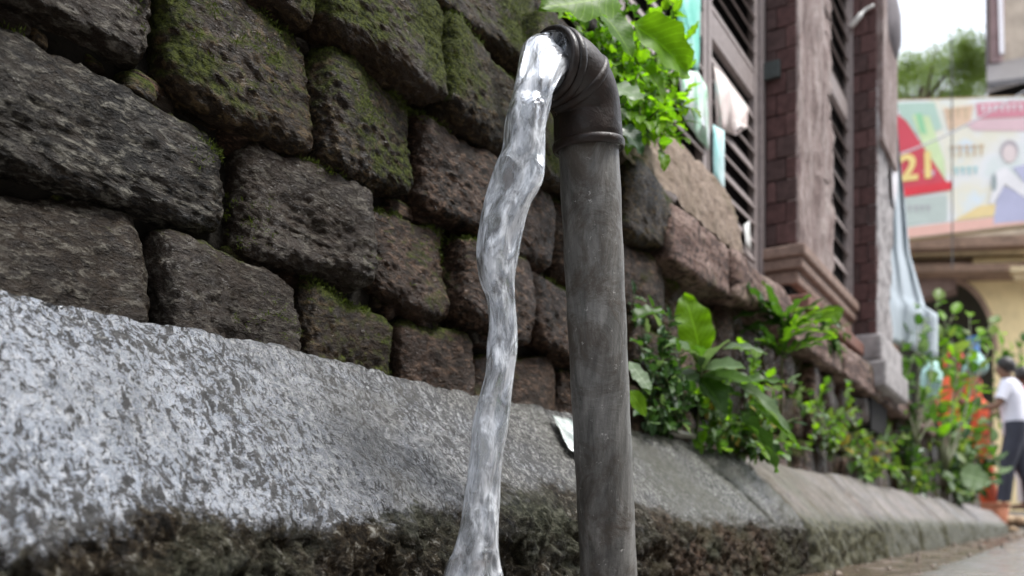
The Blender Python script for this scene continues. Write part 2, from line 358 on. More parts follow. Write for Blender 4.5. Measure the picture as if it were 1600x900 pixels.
# ------------------------------------------------------------------ kerb: blocks with a sloped upper face
def kerb_block(y0, y1, ny, ns, dispA, mat, parent, seed, crack=False, dz=0):
    prof = [(-.62,.0),(-.62,.225),(-.606,.245),(-.575,.252),(-.50,.180),(-.437,.112),(-.424,.094),(-.416,.05),(-.408,0),(-.405,-.03)]
    L = [0]
    for a, b in zip(prof, prof[1:]): L.append(L[-1]+math.dist(a,b))
    def at(s):
        for i in range(len(L)-1):
            if s <= L[i+1]+1e-9:
                t = (s-L[i])/(L[i+1]-L[i]); a, b = prof[i], prof[i+1]
                nx, nz = -(b[1]-a[1]), (b[0]-a[0]); l = math.hypot(nx,nz)
                return a[0]+(b[0]-a[0])*t, a[1]+(b[1]-a[1])*t, nx/l, nz/l
    start = L[1]*.7
    vs, fs = [], []
    for j in range(ny+1):
        y = y0+(y1-y0)*j/ny
        e = min(1, min(y-y0, y1-y)/.016); edge = (1-e)**2*.022
        for i in range(ns+1):
            s = start+(L[-1]-start)*i/ns; x, z, nx, nz = at(s)
            p = Vector((x,y,z)); lowf = max(0, min(1, (.12-z)/.03))
            d = (.004+.005*lowf)*fr(p*18+Vector((seed,0,0)))*dispA + (.0024+.008*lowf)*fr(p*58,.7)*dispA + .006*noise.noise(p*4)*dispA - edge
            if crack:
                # broken seam running down the slope and a knocked-off corner
                c = abs((y-1.55) - (.252-z)*.5 + .025*noise.noise(p*14)); 
                if z < .252: d -= .022*math.exp(-(c/.012)**2)*max(0,min(1,(z-.05)/.05))
                if y > y0: 
                    q = max(0, (y-1.55))/.10
                    d -= .022*max(0, noise.noise(p*9+Vector((3,0,0)))+.2)*min(1,q)
            x += nx*d*-1 if False else (-nx if nx < 0 and False else nx)*d; z += nz*d
            vs.append((x, y, z+dz))
    n_ = ns+1
    for j in range(ny):
        for i in range(ns): fs.append((j*n_+i, (j+1)*n_+i, (j+1)*n_+i+1, j*n_+i+1))
    b0 = tuple(range(0, n_)); b1 = tuple(ny*n_+i for i in range(n_-1,-1,-1))
    fs += [b0, b1]
    o = mesh('kerb_block', vs, fs, mat, parent, True)
    return o
kerb = tag(empty('kerb', (-.5, 0, 0)), 'low sloped concrete kerb, pale and speckled, with a dark mossy foot, running below the stone wall', None, kind='structure')
del kerb['label']
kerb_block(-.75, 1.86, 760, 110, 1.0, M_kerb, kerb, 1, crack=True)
kerb_block(1.872, 2.70, 160, 50, .8, M_kerb_far, kerb, 4, dz=-.004)
yy = 2.715; k = 0
while yy < 10.5:
    L_ = random.uniform(.62,.85); kerb_block(yy, min(yy+L_,10.55), 26, 22, .8, M_kerb_far, kerb, k+9, dz=random.uniform(-.008,.006)); yy += L_+.03; k += 1

# ------------------------------------------------------------------ stone wall
WD = .60
wall = tag(empty('stone_wall', (-WD, 2, 0)), 'old wall of large rounded wet dark stones with moss in its joints, above the kerb', 'wall')
moss_pts = []
def stone(y0, y1, z0, z1, xf, nseg, mat, seed, name='stone', depth=.15, pw=9, amp=1.0, sks=1.0, mossw=0):
    bm = bmesh.new(); bmesh.ops.create_cube(bm, size=2)
    bmesh.ops.subdivide_edges(bm, edges=bm.edges[:], cuts=nseg, use_grid_fill=True)
    hx, hy, hz = depth/2, (y1-y0)/2, (z1-z0)/2; c = Vector((xf-hx, (y0+y1)/2, (z0+z1)/2)); rnd = random.Random(seed)
    sk = [rnd.uniform(-.22,.22)*sks for _ in range(5)]; off = Vector((seed*3.7, seed*1.3, 0))
    for v in bm.verts:
        p = v.co; k = (abs(p.x)**pw+abs(p.y)**pw+abs(p.z)**pw)**(1/pw); q = p/k
        # unequal ends and shoulders
        hzl = hz*(1+sk[0]*q.y*.8); zz = q.z*hzl + hz*sk[1]*.35*q.y
        x = q.x*hx + hx*(.12*sk[2]*q.y*4) - hx*.10*(q.z+1)*.5
        w = Vector((x, q.y*hy*(1+sk[3]*.35*q.z), zz)); cv = noise.cell_vector((c+w)*9+Vector((seed,0,0))) if nseg > 14 else Vector((.5,.5,.5))
        nrm = Vector((q.x/hx, q.y/hy, q.z/hz)).normalized()
        P = c+w; u = P+off
        d = .016*fr(u*6,1,2)*amp + .0034*fr(u*24,.9,3)*amp
        if nseg > 14:
            us = Vector((u.x, u.y*.7+u.z*.5, u.z-u.y*.3))
            d += .0030*fr(us*95,.5,4)*amp
            
        v.co = P+nrm*d
    me = bpy.data.meshes.new(name); bm.normal_update()
    if mossw:
        for v in bm.verts:
            if v.normal.z > .15 and v.normal.x > -.3 and (noise.noise(v.co*13+Vector((9,seed,0)))+.5*v.normal.z*.8 > .30/mossw): moss_pts.append((v.co.copy(), v.normal.copy()))
    bm.to_mesh(me); bm.free()
    o = link(name, me, mat, wall, True); return o
rows = [ # z as slope of the joint lines, and the joints' columns
 (.125,.333, [-420,-180,258,484,641,755,892,975,1052]),
 (.343,.494, [-520,-150,384,590,719,833,905,990,1062]),
 (.503,.667, [-600,-250,270,505,660,783,880,970,1045]),
 (.677,.845, [-500,-100,240,500,690,828,905,972,1046]),
 (.850,.985, [0,340,640,830,900]),
]
seed = 0
for ri, (m0, m1, cols) in enumerate(rows):
    z0, z1 = ZM(m0,WD), ZM(m1,WD)
    ys = [YP(c, WD) for c in cols]
    for i in range(len(ys)-1):
        seed += 1; cx = (cols[i]+cols[i+1])/2
        ns = 44 if cx < 640 else 32 if cx < 800 else 20
        if cx < -300: ns = 16
        mat = M_stone if (cx < 600 and ri < 3) or cx < 0 else M_stone_moss if cx < 800 else M_stone_brown
        if ri == 2 and cx > 300: mat = M_stone_moss
        if ri < 3 and cx > 640: mat = M_stone_brown
        if ri == 0 and 480 < cx < 650: mat = M_stone_moss
        if ri >= 3: mat = M_stone_moss
        g = .004
        stone(ys[i]+g, ys[i+1]-g, z0+random.uniform(-.004,.004), z1+random.uniform(-.005,.004), -WD+random.uniform(-.008,.010)+(.012 if ri >= 3 else 0), ns, mat, seed,
              mossw=(1.0 if mat is M_stone_moss else .75 if (ri == 1 and cx > 350) else .5))
    # on past the pipe
    if ri < 3:
        y = ys[-1]
        while y < 9.3:
            l = random.uniform(.09,.19); seed += 1
            stone(y+.003, y+l-.003, z0+random.uniform(-.006,.006), z1+random.uniform(-.006,.006), -WD+random.uniform(-.02,.015), 22 if y < 2.6 else 12 if y < 4 else 7,
                  random.choice([M_stone_brown, M_stone_moss, M_stone_far]) if y < 2.6 else random.choice([M_stone_far, M_stone_far, M_stone_brown]), seed, amp=1.3, mossw=.8 if y < 3 else 0)
            y += l
for ri in range(5):                                                       # higher courses, behind the plants
    z0 = ZM(.99,WD)+ri*.118; y = -.1
    while y < 1.42:
        l = random.uniform(.18,.26); seed += 1
        stone(y+.005, min(y+l,1.45)-.005, z0+.005, z0+.108, -WD-.05, 9, M_stone_moss, seed); y += l
for ri in range(1):                                                       # stones beside the roots right of the pipe
    for (a, b, m0, m1) in ((905,972,.86,.99),):
        seed += 1; stone(YP(a,WD)+.004, YP(b,WD)-.004, ZM(m0,WD), ZM(m1,WD), -WD, 14, M_stone_brown, seed, mossw=1)
rp = random.Random(31)
for i in range(70):
    px = rp.choice([rp.uniform(0,900), rp.uniform(300,900)]); ri = rp.choice([0,1,1,2,2,3]); m = (rows[ri][1]+rows[min(4,ri+1)][0])/2
    y = YP(px,.6); z = ZM(m,WD)+rp.uniform(-.004,.006); l = rp.uniform(.012,.045)
    stone(y-l/2, y+l/2, z-.007-l*.12, z+.006+l*.1, -WD-.022+rp.uniform(-.01,.006), 7, rp.choice([M_stone_moss,M_stone_brown,M_stone]), 500+i, name='wedge_stone', depth=.05, pw=4, amp=.5)
MB().box((-.80,-.9,-.02),(-.69,9.3,.62)).build('backing', M_mortar, wall)
MB().box((-.80,-.9,.62),(-.70,1.42,1.30)).build('mortar', M_mortar, wall)
# coping course that sticks out above the stones, right of the pipe
n = NT('pinkish coping stone'); f = n.noise(22,7,.7,co=n.mapping((1,.35,1.6))); f2 = n.noise(110,5,.7)
cc = n.ramp(f, [(.36,(.050,.030,.024)),(.5,(.17,.105,.085)),(.64,(.38,.28,.24))])
cc = n.mix(n.ramp(n.noise(6,5,.7),[(.52,0),(.66,.6)]), cc, (.10,.10,.045))
cc = n.mix(n.ramp(n.noise(70,6,.68), [(.42,.9),(.50,0)]), cc, (.030,.018,.014))
M_coping = n.set(col=cc, spec=.2, rough=.7, nor=n.bump(n.math('ADD',f,n.math('MULTIPLY',f2,.4)), .8, .014))
y = YP(1050,.57); first = True; i = 0
while y < 8.6:
    l = [.34,.50,.62,.75,.9][min(i,4)]; seed += 1; i += 1
    top = ZM(.862,.57); bot = ZM(.70,.57) + (.0 if i > 1 else -.01)
    stone(y+.003, y+l-.003, bot, top, -.56+random.uniform(-.006,.006), 38 if y < 3 else 12, M_coping, seed, name='coping_stone', depth=.22, pw=14, amp=.6, sks=.06, mossw=.4 if i == 1 else 0); y += l
# tan plaster haunch sloping back above the coping
n = NT('rough tan render'); f = n.noise(60,8,.75,co=n.mapping((1,.6,1),(R(30),0,0))); f2 = n.noise(9,5,.6)
cc = n.ramp(f, [(.3,(.12,.085,.062)),(.5,(.27,.20,.15)),(.72,(.45,.36,.29))]); cc = n.mix(n.ramp(f2,[(.5,0),(.65,.6)]), cc, (.14,.11,.06))
M_tan = n.set(col=cc, rough=.85, nor=n.bump(f, .9, .012))
y0, y1 = YP(968,.60), YP(1163,.60); vs = []; ny, nz = 90, 40
for j in range(ny+1):
    t = j/ny; y = y0+(y1-y0)*t; endr = max(0, 1-(1-t)/.10)
    for i in range(nz+1):
        s = i/nz
        zt = ZM(.995,.66)+.02*t - .06*max(0,.35-t)/.35
        z = ZM(.835,.60)+(zt-ZM(.835,.60))*math.sin(s*math.pi/2)**.9*(1-.35*endr**2); x = -.585-.09*s**1.2-.05*endr**2
        if s > .85: x -= (s-.85)*.35
        p = Vector((x,y,z)); d = .010*fr(p*14)+.0035*fr(p*60)
        vs.append((x+d*.8, y, z+d*.6))
m_ = nz+1
fs = [(j*m_+i,(j+1)*m_+i,(j+1)*m_+i+1,j*m_+i+1) for j in range(ny) for i in range(nz)]
b_ = len(vs); vs += [(-.76,y0,.6),(-.76,y0,.85),(-.76,y1,.6),(-.76,y1,.82)]
fs += [tuple(range(nz,-1,-1))+(b_,b_+1), tuple(ny*m_+i for i in range(m_))+(b_+3,b_+2), (nz, b_+1, b_+3, ny*m_+nz)]
hau = mesh('rendered_slope', vs, fs, M_tan, wall, True)

# moss tufts and hanging roots on the stones
mb = MB(); rn = random.Random(5); pts_ = moss_pts; rn.shuffle(pts_)
for co, nm in pts_[:11000]:
    for q in range(11):
        b = co+Vector([rn.uniform(-.004,.004) for _ in range(3)]); d = (nm+Vector([rn.uniform(-.7,.7) for _ in range(3)])).normalized()
        l = rn.uniform(.0012,.0042); sd_ = d.orthogonal().normalized()*l*.18
        mb.add([b-sd_, b+sd_, b+d*l], [(0,1,2)])
tag(mb.build('moss', M_mossblade), 'short green moss growing along the upper edges of the wall stones', 'moss', kind='stuff')
# ------------------------------------------------------------------ standpipe
pipe = tag(empty('standpipe', W(957,995,.82)), 'grey upright water pipe with a dark elbow on top, before the kerb', 'water pipe')
pb = W(956,1000,.82); pt = W(919,215,.755)
vs, fs = tube([pb+(pt-pb)*i/30 for i in range(31)], [.0255+.0003*math.sin(i*1.7) for i in range(31)], 48)
link_p = mesh('pipe', vs, fs, M_pipe, pipe, True)
ax = (pt-pb).normalized()
# elbow: a swelling collar, a bend towards the left and the viewer, two ribs and an open mouth
RT = Vector((Cc,S,0)); FW = Vector((-S,Cc,0)); UP = Vector((0,0,1))
def Q(px,py,t): return W(px,py,t)
outd = (-RT*.70 - FW*.71).normalized()
cen = []; rad = []
base = pt - ax*.010
mbv = []
ec = [base, base+ax*.012, base+ax*.026]
b0 = base+ax*.026
bend = .028
cb = b0 + outd*bend
for i in range(1,15):
    a = math.pi/2*i/14*1.08
    ec.append(cb - outd*bend*math.cos(a) + ax*bend*math.sin(a)*1.0)
end = ec[-1]; od = (ec[-1]-ec[-2]).normalized()
ec += [end+od*.004, end+od*.008, end+od*.012]
er = [.0290,.0290,.0284]+[.0280+.0012*math.sin(i/14*3) for i in range(1,15)]+[.027,.0265,.026]
vs, fs = tube(ec, er, 48, True); mesh('elbow', vs, fs, M_elbow, pipe, True)
def ring(c, d, r, th, w, name):
    a = d.orthogonal().normalized(); b = d.cross(a); v, f = [], []; n1, n2 = 48, 10
    for i in range(n1):
        t = 2*math.pi*i/n1; rd = a*math.cos(t)+b*math.sin(t)
        for j in range(n2):
            s = 2*math.pi*j/n2; v.append(c+rd*(r+th*math.cos(s))+d*(w*math.sin(s)))
    for i in range(n1):
        for j in range(n2): f.append((i*n2+j, ((i+1)%n1)*n2+j, ((i+1)%n1)*n2+(j+1)%n2, i*n2+(j+1)%n2))
    return mesh(name, v, f, M_elbow, pipe, True)
ring(base+ax*.003, ax, .0288, .0020, .004, 'collar')
i1 = 10; ring(ec[i1], (ec[i1+1]-ec[i1-1]).normalized(), .0277, .0032, .0045, 'rib')
ring(ec[-3], od, .0268, .0036, .0045, 'rib')
ring(ec[-1], od, .0262, .0030, .004, 'mouth_rim')

# ------------------------------------------------------------------ water
edges = [ # (left px, right px, y, depth)
 (846,897,50,.722),(826,893,74,.705),(812,880,104,.690),(805,868,130,.683),(799,861,160,.680),(789,853,195,.678),(784,852,235,.677),(772,850,268,.676),(760,832,305,.676),
 (750,820,345,.676),(744,812,390,.676),(748,806,430,.676),(760,805,465,.677),(764,808,505,.677),(760,809,545,.678),(758,803,585,.678),(748,798,625,.679),(738,794,665,.680),
 (735,787,705,.681),(730,783,745,.682),(724,781,785,.683),(718,779,825,.684),(708,781,865,.685),(694,788,900,.686),(690,796,950,.688),(680,806,996,.690)]
cs = [W((l+r)/2, y_, t) for l,r,y_,t in edges]; hw = [Vector(((r-l)/2/1400*t,0,0)) for l,r,y_,t in edges]
mouth = ec[-1]-od*.010
cs = [mouth, ec[-1]+od*.003, W(851,97,.708)]+cs[3:]; hw = [Vector((.0240,0,0)), Vector((.0245,0,0)), Vector((.0205,0,0))]+hw[3:]
K = 10; CP = catmull(cs, K); HP = catmull(hw, K)
vs, fs, uvs = [], [], []; nr = 64; prev = None
for i, p in enumerate(CP):
    d = (CP[min(i+1,len(CP)-1)]-CP[max(i-1,0)]).normalized()
    side = d.cross(FW).normalized()
    if side.dot(RT) < 0: side = -side
    oth = side.cross(d).normalized()
    r = HP[i].x; fl = .62 if i > 25 else .85-.23*i/25
    s_len = i/len(CP)
    for j in range(nr):
        t = 2*math.pi*j/nr; sdv = math.cos(t); ov = math.sin(t)
        q = Vector((sdv*1.5, ov*1.5, i*.055)); 
        bump_ = (.34*noise.noise(q) + .13*noise.noise(Vector((sdv*2.6+i*.02, ov*2.6, i*.09+5))) + .05*math.sin(3*t+i*.13))*min(1,i/40+.15)
        sh = .10+.7*ov*ov
        vs.append(p + side*(sdv*r*(1+bump_*sh)) + oth*(ov*r*fl*(1+bump_*1.6)))
for i in range(len(CP)-1):
    for j in range(nr): fs.append((i*nr+j, i*nr+(j+1)%nr, (i+1)*nr+(j+1)%nr, (i+1)*nr+j))
fs += [tuple(range(nr-1,-1,-1)), tuple((len(CP)-1)*nr+j for j in range(nr))]
wtr = mesh('water_stream', vs, fs, M_water, None, True)
uvl = wtr.data.uv_layers.new(name='UVMap')
for poly in wtr.data.polygons:
    jj = [vi % nr for vi in poly.vertices]; wrap = (nr-1 in jj and 0 in jj)
    for li, vi in zip(poly.loop_indices, poly.vertices):
        j = vi % nr; j = nr if (wrap and j == 0) else j
        tt = abs(j/nr*2-1)
        uvl.data[li].uv = (tt, (vi//nr)/K*.35)
tag(wtr, 'glassy wobbling stream of water pouring from the pipe elbow past the kerb', 'water')

# ------------------------------------------------------------------ plants
def leaf_mesh(kind, var, mat):
    key = f'leaf_{kind}_{var}_{mat.name}'
    if key in bpy.data.meshes: return bpy.data.meshes[key]
    rn = random.Random(var*17+len(kind)); nl, nw = (12, 4) if kind != 'lance' else (10, 2)
    wid = {'ovate':.30,'big':.31,'lance':.085,'small':.27}[kind]*rn.uniform(.85,1.12)
    bend = rn.uniform(-.15,.55); fold = rn.uniform(.15,.45); wav = rn.uniform(.0,.05)
    vs, fs, uv = [], [], []
    a = 0; P = Vector((0,0,0)); pts = []
    for i in range(nl+1):
        pts.append((P.copy(), a)); a -= bend*1.6/nl; P = P+Vector((0,math.cos(a),math.sin(a)))/nl
    for i, (c, a) in enumerate(pts):
        t = i/nl
        if kind == 'lance': w = wid*math.sin(math.pi*min(1,t*.93+.05))**.7
        elif kind == 'big': w = wid*(math.sin(math.pi*(t**.92))**.62 if 0 < t < 1 else 0)
        else: w = wid*(math.sin(math.pi*(t**.72))**.85 if 0 < t < 1 else 0)
        w = max(w, .006)
        for j in range(nw+1):
            s = j/nw*2-1
            zz = abs(s)*w*fold + wav*math.sin(t*19+s*2)*abs(s)
            vs.append(c+Vector((s*w*math.cos(fold*.6), -math.sin(a)*zz, math.cos(a)*zz))); uv.append((j/nw, t))
    for i in range(nl):
        for j in range(nw): fs.append((i*(nw+1)+j, i*(nw+1)+j+1, (i+1)*(nw+1)+j+1, (i+1)*(nw+1)+j))
    me = bpy.data.meshes.new(key); me.from_pydata([tuple(v) for v in vs], [], fs)
    ul = me.uv_layers.new(name='UVMap')
    for lp in me.loops: ul.data[lp.index].uv = uv[lp.vertex_index]
    me.polygons.foreach_set('use_smooth', [True]*len(me.polygons)); me.materials.append(mat); return me
def put_leaf(plant, kind, var, mat, base, direction, up, length, name='leaf', wscale=1):
    o = bpy.data.objects.new(name, leaf_mesh(kind, var, mat)); col.objects.link(o); o.parent = plant
    d = direction.normalized(); x = d.cross(up)
    if x.length < 1e-4: x = d.orthogonal()
    x.normalize(); z = x.cross(d).normalized()
    m = Matrix((x*length*wscale, d*length, z*length)).transposed().to_4x4(); m.translation = base
    o.matrix_basis = world_of(plant).inverted() @ m
    return o
LC = [0]
def stem_plant(name, label, cat, base, tips, kind, mats, ll, nl, stem_r=.002, group=None, seed=1, up_tip=True, droop=.3, plant=None, bare=.15, rosette=False, wscale=1):
    """stems from the base to each tip, leaves along them"""
    rn = random.Random(seed)
    if plant is None:
        plant = tag(empty(name, base), label, cat, group)
    sm = MB()
    for tp in tips:
        mid = (base+tp)/2+Vector([rn.uniform(-1,1)*(tp-base).length*.12 for _ in range(3)])+Vector((0,0,(tp-base).length*.08))
        pts = catmull([base+Vector([rn.uniform(-.01,.01) for _ in range(3)]), mid, tp], 6)
        sm.add(*tube(pts, [stem_r*(1-.6*i/len(pts)) for i in range(len(pts))], 6))
        ph = rn.uniform(0,6.28)
        for k in range(nl):
            t = bare+(1-bare)*(k+.5)/nl; i = min(len(pts)-2, int(t*(len(pts)-1))); p = pts[i].lerp(pts[i+1], t*(len(pts)-1)-i)
            ax_ = (pts[i+1]-pts[i]).normalized(); a = ax_.orthogonal().normalized(); b = ax_.cross(a); ph += 2.4
            out = a*math.cos(ph)+b*math.sin(ph)
            d = out*rn.uniform(.7,1.1)+ax_*rn.uniform(.2,.8)+Vector((0,0,rn.uniform(-droop,.35)))
            if out.x < -.2 and p.x < -.5: d.x = abs(d.x)*.5
            up = Vector((rn.uniform(-.2,.7),rn.uniform(-.4,.4),1))
            put_leaf(plant, kind, rn.randrange(5), rn.choice(mats), p, d, up, ll*rn.uniform(.6,1.2)*(1-.25*t), wscale=wscale)
        put_leaf(plant, kind, rn.randrange(5), rn.choice(mats), pts[-1], (pts[-1]-pts[-2]).normalized()+Vector((0,0,-.1)), Vector((.4,-.3,1)), ll*rn.uniform(.8,1.1), wscale=wscale)
    sm.build('stem', M_stem, plant, True)
    return plant
def tipsP(l, t): return [W(a,b,t+(c if c else 0)) for a,b,c in l]
toCam = -FW*.6+UP*.5
# --- plant growing behind the elbow
b = Vector((-.645, YP(985,.645), ZM(.93,.645)))
td = 1.36
P1 = stem_plant('leafy_shrub', 'bright green leafy shrub growing from the wall top behind the pipe elbow', 'shrub', b,
    [W(a,c,t) for a,c,t in ((900,70,1.25),(940,40,1.3),(960,100,1.25),(1000,60,1.3),(1020,30,1.4),(1035,110,1.35),(990,150,1.22),(1050,170,1.4),(1010,190,1.25),(930,10,1.3),(980,-20,1.4),(1045,-10,1.5),(960,170,1.2),(1075,140,1.5),
     (870,10,1.3),(890,30,1.32),(1070,110,1.5),(1080,170,1.5),(1065,215,1.5),(1075,60,1.5),(1055,20,1.45),(1035,240,1.35),(1010,150,1.3),(905,20,1.3),(930,60,1.35),(950,90,1.3),(965,190,1.3),(985,225,1.3),(1020,210,1.35),(1045,200,1.4),(1000,180,1.25),(950,0,1.3),(970,30,1.35),(985,90,1.3),(1000,140,1.35),(1015,90,1.4),(1030,190,1.35),(975,120,1.25),(955,60,1.35),(1055,100,1.45),(1060,150,1.45),(1010,0,1.4),(1030,170,1.3),(985,175,1.25),(1000,215,1.3),
     (1005,120,1.3),(970,60,1.3),(1025,150,1.35),(1040,70,1.4),(1070,190,1.5),(990,20,1.35))],
    'ovate', [M_leaf, M_leaf_bright, M_leaf_bright, M_leaf_hero], .032, 15, .0022, seed=3, droop=.7)
def hero(plant, px0, py0, t0, px1, py1, t1, kind, mat, up, var=0, ws=1):
    a = W(px0,py0,t0); c = W(px1,py1,t1); return put_leaf(plant, kind, var, mat, a, c-a, up, (c-a).length, wscale=ws)
hero(P1, 988,38,1.24, 1102,104,1.28, 'big', M_leaf_hero, -FW+UP*.15, 1, .85)
hero(P1, 965,-8,1.16, 838,22,1.10, 'big', M_leaf_bright, -FW+UP*.15, 2, 1.0)
hero(P1, 940,20,1.2, 1000,80,1.2, 'ovate', M_leaf_bright, -FW*.6+UP*.7, 3, 1.2)
hero(P1, 955,132,1.2, 1006,160,1.18, 'ovate', M_leaf_pale, -FW*.6+UP*.6, 1, 1.1)
hero(P1, 968,200,1.2, 1015,232,1.2, 'ovate', M_leaf_dark, -FW*.6+UP*.5, 0, 1.2)
hero(P1, 1000,100,1.25, 1050,150,1.25, 'ovate', M_leaf_bright, -FW*.5+UP*.7, 3, .8)

# --- plants in the gap between kerb and wall
def kb(px, x=-.60, z=.24): return Vector((x, YP(px,-x), z))
P2 = tag(empty('broad_leaf_plant', kb(1078)), 'plant with one big upright bright green leaf, rooted behind the kerb right of the pipe', 'plant')
hero(P2, 1096,562,1.62, 1077,452,1.60, 'big', M_leaf_hero, -FW*1+RT*.15, 4, .95)
stem_plant('', '', '', kb(1078), [W(a,c_,t) for a,c_,t in ((1096,562,1.62),)], 'ovate', [M_leaf], .05, 2, .003, seed=5, plant=P2)
for q in ((1096,565,1048,520),(1100,575,1130,520),(1095,580,1160,560),(1092,590,1140,630),(1088,580,1030,600),(1098,585,1175,590)):
    hero(P2, q[0],q[1],1.62, q[2],q[3],1.55, 'ovate', random.choice([M_leaf,M_leaf_pale,M_leaf]), -FW*.6+UP*.7, random.randrange(5), .9)
P3 = stem_plant('dark_fern_bush', 'dark bushy plant close beside the right edge of the pipe', 'plant', kb(1035,-.60,.25),
    [W(a,c_,t) for a,c_,t in ((1000,490,1.45),(1020,480,1.5),(1045,500,1.5),(1000,540,1.4),(1035,540,1.45),(1060,550,1.5),(1020,580,1.4),(1055,600,1.5),(1000,600,1.42),(1040,630,1.45),(1030,510,1.45),(1010,520,1.5),(1005,640,1.4),(1050,575,1.5),(1070,640,1.55),(1020,660,1.42),(990,460,1.5),(1065,660,1.52),(1045,660,1.48),(1015,560,1.42),(1040,590,1.45))],
    'ovate', [M_leaf_dark,M_leaf_dark,M_leaf_dark,M_leaf,M_leaf,M_leaf_pale], .030, 16, .0018, seed=8, droop=.8)
hero(P3, 984,565,1.30, 1016,612,1.28, 'lance', M_leaf_pale, -FW*.6+UP*.6, 1, 2.2)
hero(P3, 984,610,1.28, 1012,650,1.28, 'ovate', M_leaf_bright, -FW*.7+UP*.5, 2, 1.1)
hero(P3, 990,500,1.40, 1045,470,1.42, 'ovate', M_leaf, -FW*.5+UP*.8, 0, .8)
P4 = stem_plant('low_bush', 'bright green low bush spilling over the kerb, right of the big upright leaf', 'plant', kb(1150,-.585,.25),
    [W(a,c_,t) for a,c_,t in ((1110,600,1.65),(1130,640,1.62),(1160,600,1.7),(1180,560,1.75),(1190,620,1.7),(1210,650,1.7),(1150,680,1.62),(1225,690,1.75),(1120,670,1.6),(1180,690,1.65),(1100,640,1.6),(1235,660,1.8),(1160,540,1.75),(1140,580,1.7),(1090,690,1.6),(1200,590,1.75),(1120,620,1.62),(1170,660,1.65),(1210,620,1.75),(1135,700,1.58),(1245,700,1.85),(1220,710,1.75),(1100,670,1.58),(1075,620,1.6),(1180,640,1.68),(1230,600,1.85))],
    'ovate', [M_leaf,M_leaf_bright,M_leaf_pale,M_leaf,M_leaf,M_leaf_dark,M_leaf_pale,M_leaf,M_leaf_bright,M_leaf_pale,M_leaf_bright,M_leaf,M_leaf,M_leaf_old], .036, 15, .002, seed=11, droop=.7)
for q in ((1150,600,1250,668),(1140,590,1225,600),(1170,630,1255,690),(1160,620,1095,600),(1150,650,1240,720),(1130,545,1200,540)):
    hero(P4, q[0],q[1],1.62, q[2],q[3],1.6, 'ovate', random.choice([M_leaf,M_leaf_pale,M_leaf_bright]), -FW*.5+UP*.8, random.randrange(5), .5)
P5 = tag(empty('spiky_plant', kb(1220,-.585,.40)), 'small plant with long arching narrow leaves, growing out of the stone wall', 'plant')
rn = random.Random(4)
for i in range(44):
    a = rn.uniform(-75,80); L_ = rn.uniform(50,100); bx, by = 1222+rn.uniform(-8,8), 560-rn.uniform(0,70)
    hero(P5, bx,by,2.05, bx+L_*math.sin(R(a)), by-L_*math.cos(R(a))*.75, 2.0+rn.uniform(-.12,.05), 'lance', rn.choice([M_leaf,M_leaf_bright,M_leaf]), -FW*.6+UP*.7+RT*rn.uniform(-.4,.4), rn.randrange(5), .75)
mb = MB(); mb.add(*tube([kb(1220,-.60,.34), W(1222,560,2.05), W(1218,495,2.03)], [.004,.003,.002], 6)); mb.build('stem', M_stem, P5, True)
P6 = stem_plant('wall_top_plant', 'small plant with a yellow leaf growing on the coping near the reddish ledge', 'plant', Vector((-.585,YP(1285,.585),ZM(.84,.585))),
    [W(a,c_,t) for a,c_,t in ((1258,478,2.6),(1275,500,2.6),(1300,505,2.65),(1320,520,2.7),(1265,520,2.55),(1290,535,2.6),(1310,545,2.65))], 'ovate', [M_leaf_pale,M_leaf,M_leaf_dark], .055, 5, .002, seed=13, wscale=.7)
hero(P6, 1285,500,2.5, 1318,482,2.5, 'ovate', M_leaf_bright, -FW+UP*.3, 1, 1.3)
P7 = stem_plant('wall_creeper', 'yellow green creeper covering the lower wall stones below the coping', 'creeper', kb(1350,-.575,.24),
    [W(a,c_,t) for a,c_,t in ((1330,660,3.2),(1350,680,3.2),(1375,690,3.4),(1340,720,3.1),(1370,725,3.3),(1395,700,3.5),(1400,740,3.5),(1360,640,3.4),(1310,690,2.9),(1320,640,3.0),(1290,620,2.8),(1280,670,2.7),(1385,665,3.6),(1415,680,3.8))],
    'small', [M_leaf_fine,M_leaf_fine,M_leaf,M_leaf_bright,M_leaf,M_leaf_fine,M_leaf_pale,M_leaf_pale,M_leaf_old], .045, 16, .002, seed=14, droop=.6)
P8 = stem_plant('kerbside_bush', 'bushy green plant behind the far kerb, nearest to the white shirted man', 'bush', kb(1500,-.55,.24),
    [W(a,c_,t) for a,c_,t in ((1470,660,5.4),(1490,640,5.6),(1510,655,5.8),(1530,665,6),(1550,690,6),(1555,720,6),(1540,745,6),(1510,760,5.8),(1480,750,5.4),(1455,740,5.2),(1450,700,5.2),(1480,700,5.5),(1510,710,5.7),(1530,700,5.9),(1440,670,5.2),(1560,740,6.1),(1500,680,5.5),(1545,660,6),(1465,720,5.2),(1535,730,6),(1552,700,6.2),(1525,690,6),(1548,755,6.2),(1520,640,6))],
    'ovate', [M_leaf,M_leaf_dark,M_leaf_pale,M_leaf_fine], .11, 13, .005, seed=15, droop=.6)
hero(P8, 1500,740,5.2, 1548,755,5.2, 'ovate', M_leaf_pale, -FW+UP*.4, 1, 1.4)
P13 = stem_plant('wall_fern', 'yellow green fern-like weed in the wall joints just right of the spiky plant', 'weed', kb(1300,-.575,.30),
    [W(a,c_,t) for a,c_,t in ((1250,600,2.3),(1270,640,2.35),(1290,600,2.5),(1310,650,2.6),(1265,690,2.4),(1300,690,2.6),(1240,620,2.3),(1325,600,2.8),(1335,640,2.9))], 'small', [M_leaf_fine,M_leaf,M_leaf_bright,M_leaf_pale], .038, 16, .0018, seed=24, droop=.7)
